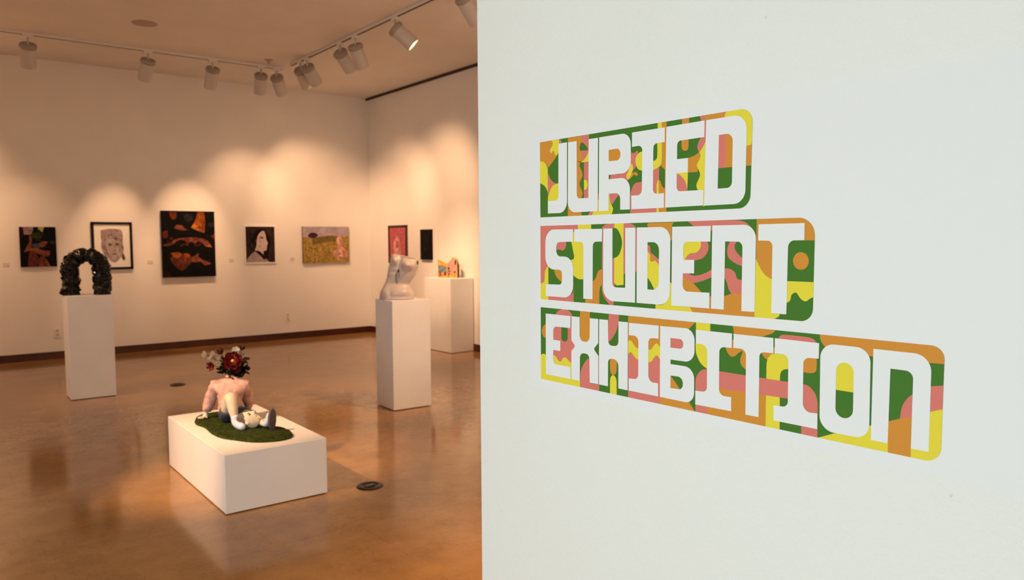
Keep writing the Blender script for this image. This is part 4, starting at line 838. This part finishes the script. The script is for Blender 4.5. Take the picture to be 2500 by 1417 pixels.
# ---------------------------------------------------------------- seated figure with flowers for a head
def skin(name, verts, edges, material, parent, sub=2):
    me = bpy.data.meshes.new(name); bm = bmesh.new(); L = bm.verts.layers.skin.verify()
    vs = []
    for i, (co, r) in enumerate(verts):
        v = bm.verts.new(co); v[L].radius = r if isinstance(r, tuple) else (r, r); v[L].use_root = (i == 0); vs.append(v)
    for a, b_ in edges: bm.edges.new((vs[a], vs[b_]))
    bm.to_mesh(me); bm.free()
    o = link(name, me, material, parent)
    s = o.modifiers.new('skin', 'SKIN'); s.use_smooth_shade = True
    ss = o.modifiers.new('sub', 'SUBSURF'); ss.levels = sub; ss.render_levels = sub
    return o
def figure():
    zt = 0.342
    t = thing('seated_figure_sculpture', 'ceramic seated figure in a pink shirt with flowers instead of a head, on green turf', 'sculpture', (1.6, 4.9, zt), 0)
    turf = mat('turf_green', warm(54, 54, 12, 0.6), 0.95, spec=0.1, var=0.35, vscale=40)
    pts = [(1.443, 5.241), (1.482, 5.317), (1.54, 5.36), (1.63, 5.365), (1.75, 5.35), (1.82, 5.30), (1.838, 5.232), (1.802, 5.052), (1.773, 4.877), (1.765, 4.731), (1.800, 4.638), (1.808, 4.53), (1.785, 4.43), (1.745, 4.385), (1.68, 4.372), (1.60, 4.40), (1.535, 4.455), (1.485, 4.545), (1.432, 4.66), (1.418, 4.80), (1.43, 4.987), (1.415, 5.093), (1.42, 5.17)]
    ol = dedupe(outline([(x, y, 's') for x, y in pts])); n = len(ol)
    cx = sum(p[0] for p in ol)/n; cy = sum(p[1] for p in ol)/n
    bm = nb(); rings = []
    for sc_, z in ((0.99, zt), (1.0, zt+0.006), (0.985, zt+0.016), (0.95, zt+0.019), (0.6, zt+0.02), (0.2, zt+0.02)):
        rings.append([bm.verts.new((cx+(x-cx)*sc_, cy+(y-cy)*sc_, z+(0.002*noise.noise(Vector((x*20, y*20, sc_*5))) if z > zt+0.01 else 0))) for x, y in ol])
    for A, B in zip(rings, rings[1:]):
        for i in range(n): bm.faces.new((A[i], A[(i+1) % n], B[(i+1) % n], B[i]))
    bm.faces.new(rings[0][::-1]); bm.faces.new(rings[-1])
    obj('turf_base', bm, turf, t, True)
    # short pile
    rnd = random.Random(9); V, F = [], []
    def inside(x, y):
        c = False
        for i in range(n):
            (x1, y1), (x2, y2) = ol[i-1], ol[i]
            if (y1 > y) != (y2 > y) and x < (x2-x1)*(y-y1)/(y2-y1)+x1: c = not c
        return c
    while len(F) < 7000:
        x = rnd.uniform(1.41, 1.84); y = rnd.uniform(4.37, 5.37)
        if not inside(cx+(x-cx)*1.02, cy+(y-cy)*1.02): continue
        a = rnd.uniform(0, PI); w = 0.0016; h = rnd.uniform(0.002, 0.005); k = len(V)
        V += [(x-w*math.cos(a), y-w*math.sin(a), zt+0.017), (x+w*math.cos(a), y+w*math.sin(a), zt+0.017), (x+rnd.uniform(-.003, .003), y+rnd.uniform(-.003, .003), zt+0.019+h)]; F.append((k, k+1, k+2))
    me = bpy.data.meshes.new('grass_pile'); me.from_pydata(V, [], F); o = link('grass_pile', me, turf, t); o['kind'] = 'stuff'
    z = zt+0.02
    SK = mat('clay_skin', warm(240, 190, 130, 0.58), 0.5, spec=0.3, var=0.08, vscale=30)
    SH = mat('pink_shirt', warm(212, 142, 102, 0.66), 0.7, var=0.22, vscale=30, bump=0.5, bscale=40)
    ST = mat('charcoal_shorts', warm(58, 50, 48), 0.6, var=0.2)
    SO = mat('white_sock', warm(214, 190, 162, 0.64), 0.6, var=0.05)
    SL = mat('dark_sole', warm(78, 58, 46), 0.6, var=0.1)
    # --- body: one continuous skin surface
    v = []; e = []
    def add(co, r, to=None):
        v.append((Vector(co), r)); i = len(v)-1
        if to is not None: e.append((to, i))
        return i
    pel = add((1.605, 5.02, z+0.05), 0.052); bel = add((1.61, 5.05, z+0.13), 0.048, pel); che = add((1.62, 5.07, z+0.20), 0.048, bel)
    nk = add((1.645, 5.08, z+0.25), 0.026, che)
    def arm(sh, el_, wr, palm, fd, side):
        s = add(sh, 0.024, che); q = add(el_, 0.021, s); w = add(wr, 0.0135, q); p = add(palm, (0.017, 0.010), w)
        fd = Vector(fd).normalized(); sd = Vector((-fd.y, fd.x, 0))
        for j, (o_, ln) in enumerate(((-0.015, 0.027), (-0.005, 0.032), (0.005, 0.031), (0.015, 0.025))):
            b0 = Vector(palm)+fd*0.014+sd*o_; b0.z = z+0.010
            a1 = add(b0, 0.0052, p); a2 = add(b0+fd*ln*0.5+sd*o_*0.2+Vector((0, 0, 0.003)), 0.0047, a1); add(b0+fd*ln+sd*o_*0.35+Vector((0, 0, -0.004)), 0.0038, a2)
        tb = Vector(palm)+sd*side*0.018; tb.z = z+0.010
        a1 = add(tb, 0.0058, p); add(tb+fd*0.014+sd*side*0.014, 0.0045, a1)
    arm((1.545, 5.12, z+0.235), (1.522, 5.17, z+0.12), (1.499, 5.192, z+0.028), (1.491, 5.19, z+0.015), (-0.75, -0.35, 0), 1)
    arm((1.70, 5.015, z+0.235), (1.738, 5.08, z+0.12), (1.765, 5.13, z+0.028), (1.772, 5.14, z+0.015), (0.6, 0.5, 0), -1)
    hl = add((1.567, 4.985, z+0.05), 0.046, pel); kn = add((1.556, 4.86, z+0.198), 0.039, hl); cl = add((1.555, 4.825, z+0.13), 0.035, kn); al = add((1.56, 4.80, z+0.055), 0.022, cl); add((1.56, 4.79, z+0.022), 0.017, al)
    hr = add((1.655, 4.985, z+0.05), 0.046, pel); kr = add((1.682, 4.83, z+0.045), 0.032, hr); cr = add((1.69, 4.76, z+0.037), 0.027, kr); ar = add((1.695, 4.675, z+0.028), 0.017, cr); add((1.70, 4.64, z+0.027), 0.017, ar)
    skin('body', v, e, SK, t)
    # --- shirt
    v.clear(); e.clear()
    a0 = add((1.605, 5.03, z+0.022), 0.062); a1 = add((1.605, 5.025, z+0.045), 0.076, a0); a = add((1.605, 5.03, z+0.085), 0.080, a1); b_ = add((1.61, 5.045, z+0.14), 0.078, a); c = add((1.62, 5.07, z+0.205), 0.077, b_); d = add((1.640, 5.08, z+0.255), 0.056, c); add((1.650, 5.08, z+0.285), 0.047, d)
    for sh, el_, wr in (((1.542, 5.12, z+0.225), (1.52, 5.165, z+0.12), (1.503, 5.188, z+0.040)), ((1.704, 5.01, z+0.225), (1.738, 5.075, z+0.12), (1.76, 5.12, z+0.042))):
        s = add(sh, 0.045, c); q = add(el_, 0.038, s); m_ = add(tuple((Vector(el_)+Vector(wr))/2), 0.036, q); add(wr, 0.029, m_)
    sh = skin('shirt', v, e, SH, t)
    tex = bpy.data.textures.new('folds', 'CLOUDS'); tex.noise_scale = 0.035
    dm = sh.modifiers.new('folds', 'DISPLACE'); dm.texture = tex; dm.strength = 0.022; dm.mid_level = 0.5; dm.texture_coords = 'LOCAL'
    v.clear(); e.clear()
    a = add((1.607, 5.03, z+0.042), 0.056)
    q = add((1.567, 4.985, z+0.046), 0.054, a); q = add((1.562, 4.955, z+0.078), 0.052, q); add((1.561, 4.943, z+0.098), 0.046, q)
    q = add((1.655, 4.98, z+0.048), 0.054, a); q = add((1.665, 4.92, z+0.05), 0.046, q); add((1.669, 4.895, z+0.049), 0.041, q)
    skin('shorts', v, e, ST, t)
    v.clear(); e.clear()
    a = add((1.56, 4.80, z+0.085), 0.0265); b_ = add((1.562, 4.79, z+0.03), 0.029, a); c = add((1.571, 4.74, z+0.022), 0.029, b_); add((1.580, 4.69, z+0.018), 0.024, c)
    skin('white_shoe', v, e, SO, t)
    v.clear(); e.clear()
    a = add((1.697, 4.675, z+0.030), 0.021); b_ = add((1.704, 4.635, z+0.028), 0.024, a); c = add((1.712, 4.622, z+0.07), 0.023, b_); add((1.717, 4.615, z+0.108), 0.020, c)
    skin('white_shoe', v, e, SO, t)
    # dark sole turned to the viewer
    nrm = Vector((0.42, -0.9, 0)).normalized(); sd = Vector((0.9, 0.42, 0)).normalized(); cen = Vector((1.722, 4.597, z+0.064))
    bm = nb(); out = []
    for i in range(28):
        al_ = 2*PI*i/28; h = 0.070*math.sin(al_); w = 0.029*math.cos(al_)*(1-0.12*math.sin(al_-0.4)**2)*(1.0+0.10*math.sin(al_))
        out.append((w, h))
    f = [bm.verts.new(cen+sd*w+Vector((0, 0, h))+nrm*0.006) for w, h in out]; g = [bm.verts.new(cen+sd*w*1.04+Vector((0, 0, h*1.02))-nrm*0.008) for w, h in out]
    bm.faces.new(f); bm.faces.new(g[::-1])
    for i in range(28): bm.faces.new((f[i], g[i], g[(i+1) % 28], f[(i+1) % 28]))
    obj('shoe_sole', bm, SL, t)
    # --- the head lying between the legs
    r = Vector((0.786, -0.618, 0)); cf = Vector((-0.618, -0.786, 0)); u = Vector((0, 0, 1))
    up = (-0.93*r+0.37*u).normalized(); fr = (0.37*r+0.93*u).normalized(); fr = (fr-up*fr.dot(up)).normalized(); sd = cf
    hc = Vector((1.622, 4.735, z+0.049))
    bm = nb(); bmesh.ops.create_uvsphere(bm, u_segments=48, v_segments=32, radius=1.0)
    def g3(p, c_, s_): return math.exp(-sum(((p[i]-c_[i])/s_[i])**2 for i in range(3)))
    for q in bm.verts:
        p = q.co.copy()          # x side, y front, z up
        w = 1.0-0.26*max(0, -p.z)**1.2; x = p.x*0.041*w; y = p.y*0.050*(1-0.10*max(0, -p.z)); zz = p.z*0.068
        y += 0.021*g3(p, (0, 0.95, -0.22), (0.16, 0.5, 0.2))+0.007*g3(p, (0, 1, -0.05), (0.13, 0.5, 0.28))
        y += 0.006*g3(p, (0, 0.95, 0.2), (0.6, 0.6, 0.13))-0.008*(g3(p, (0.36, 0.9, 0.03), (0.2, 0.5, 0.12))+g3(p, (-0.36, 0.9, 0.03), (0.2, 0.5, 0.12)))
        y += 0.007*g3(p, (0, 0.85, -0.52), (0.28, 0.5, 0.07))-0.004*g3(p, (0, 0.85, -0.60), (0.25, 0.5, 0.03))+0.006*g3(p, (0, 0.8, -0.70), (0.25, 0.5, 0.07))+0.012*g3(p, (0, 0.6, -0.92), (0.4, 0.5, 0.15))
        q.co = hc+sd*x+fr*y+up*zz
    obj('head', bm, SK, t, True)
    HR = mat('brown_clay_hair', warm(98, 68, 46, 0.6), 0.7, var=0.35, vscale=60, bump=0.6, bscale=90)
    bm = nb(); bmesh.ops.create_uvsphere(bm, u_segments=40, v_segments=28, radius=1.0)
    for q in bm.verts:
        p = q.co.copy(); k = 1.0+0.05*noise.noise(p*5)
        q.co = hc+sd*p.x*0.0445*k+fr*(p.y*0.054*k-0.002)+up*(p.z*0.072*k)
        q.select = False; q.tag = (p.z < 0.62*p.y-0.04 and p.y > -0.3) or (p.z < -0.5) or (p.y > 0.72)
    bmesh.ops.delete(bm, geom=[q for q in bm.verts if q.tag], context='VERTS')
    obj('hair', bm, HR, t, True)
    bm = nb(); ec = hc+sd*0.041-fr*0.006-up*0.008
    Rm = Matrix((sd, fr, up)).transposed()
    blob(bm, ec, (0.006, 0.010, 0.015), Rm)
    obj('ear', bm, SK, t, True)
    for s_ in (1, -1):
        bm = nb(); blob(bm, hc+sd*0.0165*s_+fr*0.0455+up*0.002, (0.008, 0.005, 0.005), Rm); obj('eye', bm, HR, t, True)
        bm = nb(); blob(bm, hc+sd*0.0175*s_+fr*0.048+up*0.013, (0.010, 0.003, 0.0025), Rm); obj('eyebrow', bm, HR, t, True)
    bm = nb(); blob(bm, hc+fr*0.047-up*0.038, (0.010, 0.004, 0.0025), Rm); obj('lips', bm, mat('lip_pink', warm(200, 120, 90), 0.5), t, True)
figure()

# ---------------------------------------------------------------- flowers in the neck
NECK = Vector((1.650, 5.08, 0.640))
G1 = mat('stem_green', warm(60, 62, 28), 0.6, var=0.3); G2 = mat('dark_leaf', warm(34, 28, 12), 0.5, var=0.4, vscale=30); G3 = mat('brown_leaf', warm(120, 66, 30), 0.6, var=0.3)
F_RED = mat('crimson_petal', warm(116, 6, 8), 0.5, var=0.3, vscale=25); F_WHT = mat('cream_petal', warm(236, 200, 160), 0.6, var=0.05); F_CRM = mat('pale_blossom', warm(214, 178, 130), 0.6); F_YEL = mat('yellow_stamen', warm(220, 150, 50), 0.6)
F_DRD = mat('dark_red_petal', warm(84, 10, 8), 0.5, var=0.3); F_GRY = mat('sage_leaf', warm(112, 120, 92), 0.7)
def stem_to(c, parent, r=0.0022, m_=None, start=None):
    s = start or NECK+Vector((random.Random(int(c.x*9999)).uniform(-.012, .012), 0, -0.01)); mid = s+(c-s)*0.5+Vector((0, 0, 0.015))
    obj('stem', tube(nb(), [s, s+(mid-s)*0.5+Vector((0, 0, 0.006)), mid, mid+(c-mid)*0.5+Vector((0, 0, 0.003)), c], r, 6), m_ or G1, parent, True)
def petal(c, d, L, W, cup, nrm):
    d = d.normalized(); sd = d.cross(nrm).normalized(); up = sd.cross(d).normalized()
    if up.dot(nrm) < 0: up = -up
    bm = nb(); rows = []
    for i in range(7):
        s = i/6; w = W*math.sin(PI*(0.12+0.80*s))**0.7; row = []
        for j in range(5):
            q = (j-2)/2; row.append(bm.verts.new(c+d*L*s+sd*w*q*0.5+up*(cup*L*s*s+0.15*W*q*q)))
        rows.append(row)
    for A, B in zip(rows, rows[1:]):
        for j in range(4): bm.faces.new((A[j], A[j+1], B[j+1], B[j]))
    bmesh.ops.solidify(bm, geom=bm.faces[:], thickness=0.0008)
    return bm
def flower(name, label, c, facing, R, np_, layers, mp, mc, rc, W=0.8, cup=0.35, group='flowers in the neck of the figure'):
    c = Vector(c); t = thing(name, label, 'flower', tuple(c), 0, group); facing = Vector(facing).normalized()
    a = facing.orthogonal().normalized(); b_ = facing.cross(a)
    for l in range(layers):
        k = 1-0.28*l
        for i in range(np_):
            an = 2*PI*(i+0.5*(l % 2))/np_; d = a*math.cos(an)+b_*math.sin(an)+facing*(0.15+0.35*l)
            obj('petal', petal(c+facing*0.003*l, d, R*k, R*W*k, cup, facing), mp, t, True)
    if rc: bm = nb(); blob(bm, c+facing*rc*0.8, (rc, rc, rc), nz=0.5); obj('flower_centre', bm, mc, t, True)
    stem_to(c-facing*0.004, t)
    return t
CF = Vector((-0.35, -0.93, 0.1))
flower('red_flower', 'large crimson flower with a yellow centre, biggest bloom of the bouquet', (1.632, 5.03, 0.748), CF+Vector((0, 0, 0.25)), 0.064, 7, 2, F_RED, F_YEL, 0.011, 0.9, 0.15)
flower('white_rose', 'cream white rose at the top of the bouquet', (1.667, 5.07, 0.797), CF+Vector((0, 0, 0.9)), 0.03, 6, 4, F_WHT, F_WHT, 0.012, 1.0, 0.9)
flower('pale_bud', 'small pale bud right of the white rose', (1.70, 5.06, 0.778), CF+Vector((0.5, 0, 0.6)), 0.016, 5, 2, F_CRM, F_CRM, 0.006, 0.9, 0.8)
flower('dark_red_flower', 'drooping dark red flower at the left side of the bouquet', (1.527, 5.10, 0.722), Vector((-0.8, -0.5, -0.1)), 0.036, 6, 1, F_RED, F_DRD, 0.006, 0.7, 0.6)
flower('dark_red_flower', 'dark red flower standing tall left of the white rose', (1.585, 5.10, 0.79), Vector((-0.5, 0, 1)), 0.034, 6, 1, F_DRD, F_DRD, 0.006, 0.7, 0.8)
flower('dark_red_flower', 'dark red flower behind and right of the white rose', (1.712, 5.10, 0.805), Vector((0.4, 0, 1)), 0.03, 6, 1, F_DRD, F_DRD, 0.006, 0.7, 0.8)
flower('dark_red_flower', 'dark red flower just below the large crimson bloom', (1.655, 5.03, 0.70), Vector((-0.1, -0.9, -0.3)), 0.032, 6, 1, F_DRD, F_DRD, 0.006, 0.9, 0.5)
def sprig(label, spots, root):
    t = thing('blossom_sprig', label, 'flower', tuple(spots[0]), 0, 'flowers in the neck of the figure')
    base = Vector(root)
    stem_to(base, t, 0.0018)
    for s in spots:
        s = Vector(s); obj('twig', tube(nb(), [base, base+(s-base)*0.5+Vector((0, 0, 0.006)), s], 0.0012, 5), G1, t)
        for i in range(5):
            an = 2*PI*i/5; d = Vector((math.cos(an), -0.25, math.sin(an)))
            obj('petal', petal(s, d, 0.011, 0.010, 0.3, CF), F_CRM, t, True)
        bm = nb(); blob(bm, s+CF*0.004, (0.003,)*3); obj('flower_centre', bm, F_YEL, t, True)
sprig('sprig of tiny pale blossoms reaching out furthest left of the bouquet', [(1.472, 5.1, 0.815), (1.465, 5.1, 0.80), (1.478, 5.1, 0.803), (1.47, 5.1, 0.79)], (1.52, 5.1, 0.775))
sprig('sprig of tiny pale blossoms second from the left of the bouquet', [(1.525, 5.1, 0.81), (1.52, 5.1, 0.797), (1.512, 5.1, 0.783), (1.502, 5.1, 0.772), (1.53, 5.1, 0.798)], (1.545, 5.1, 0.755))
sprig('sprig of tiny pale blossoms low between the leaves at left', [(1.562, 5.09, 0.768), (1.552, 5.09, 0.742), (1.565, 5.09, 0.738), (1.558, 5.09, 0.732)], (1.585, 5.09, 0.72))
def leaf_spray(label, c0, n, spread, L, m_, seed, dirv):
    rnd = random.Random(seed); t = thing('leaf_spray', label, 'foliage', tuple(c0), 0, 'foliage in the neck of the figure'); c0 = Vector(c0)
    stem_to(c0, t, 0.002)
    for i in range(n):
        d = Vector(dirv)+Vector((rnd.uniform(-1, 1), rnd.uniform(-1, 1), rnd.uniform(-0.7, 0.9)))*0.9
        s = c0+Vector((rnd.uniform(-1, 1), rnd.uniform(-0.6, 0.6), rnd.uniform(-1, 1)))*spread
        obj('leaf', petal(s, d, L*rnd.uniform(0.7, 1.2), L*0.45, 0.2, CF+Vector((rnd.uniform(-.6, .6), 0, rnd.uniform(-.5, .5)))), m_, t, True)
leaf_spray('dense dark green leaves right under the large crimson flower', (1.668, 5.07, 0.695), 60, 0.036, 0.038, G2, 1, (0.1, -0.3, 0.2))
leaf_spray('dark leaves spreading left out of the collar', (1.60, 5.09, 0.695), 34, 0.03, 0.032, G2, 2, (-0.7, -0.2, 0.2))
leaf_spray('dark leaves at the right edge of the collar', (1.712, 5.05, 0.68), 20, 0.02, 0.03, G2, 3, (0.6, -0.3, 0.1))
leaf_spray('brown dried leaves at the right of the crimson flower', (1.715, 5.07, 0.745), 8, 0.014, 0.034, G3, 4, (0.9, -0.2, 0.0))
leaf_spray('dark leaves tucked into the collar opening', (1.652, 5.055, 0.645), 80, 0.045, 0.034, G2, 8, (0.0, -0.2, 0.35))
leaf_spray('sage grey leaf in front of the dark foliage', (1.652, 5.03, 0.685), 2, 0.004, 0.026, F_GRY, 5, (0.3, -0.2, -0.3))
leaf_spray('olive leaves between the crimson flower and the pale blossoms', (1.59, 5.09, 0.75), 10, 0.02, 0.024, G1, 6, (-0.5, -0.2, 0.6))
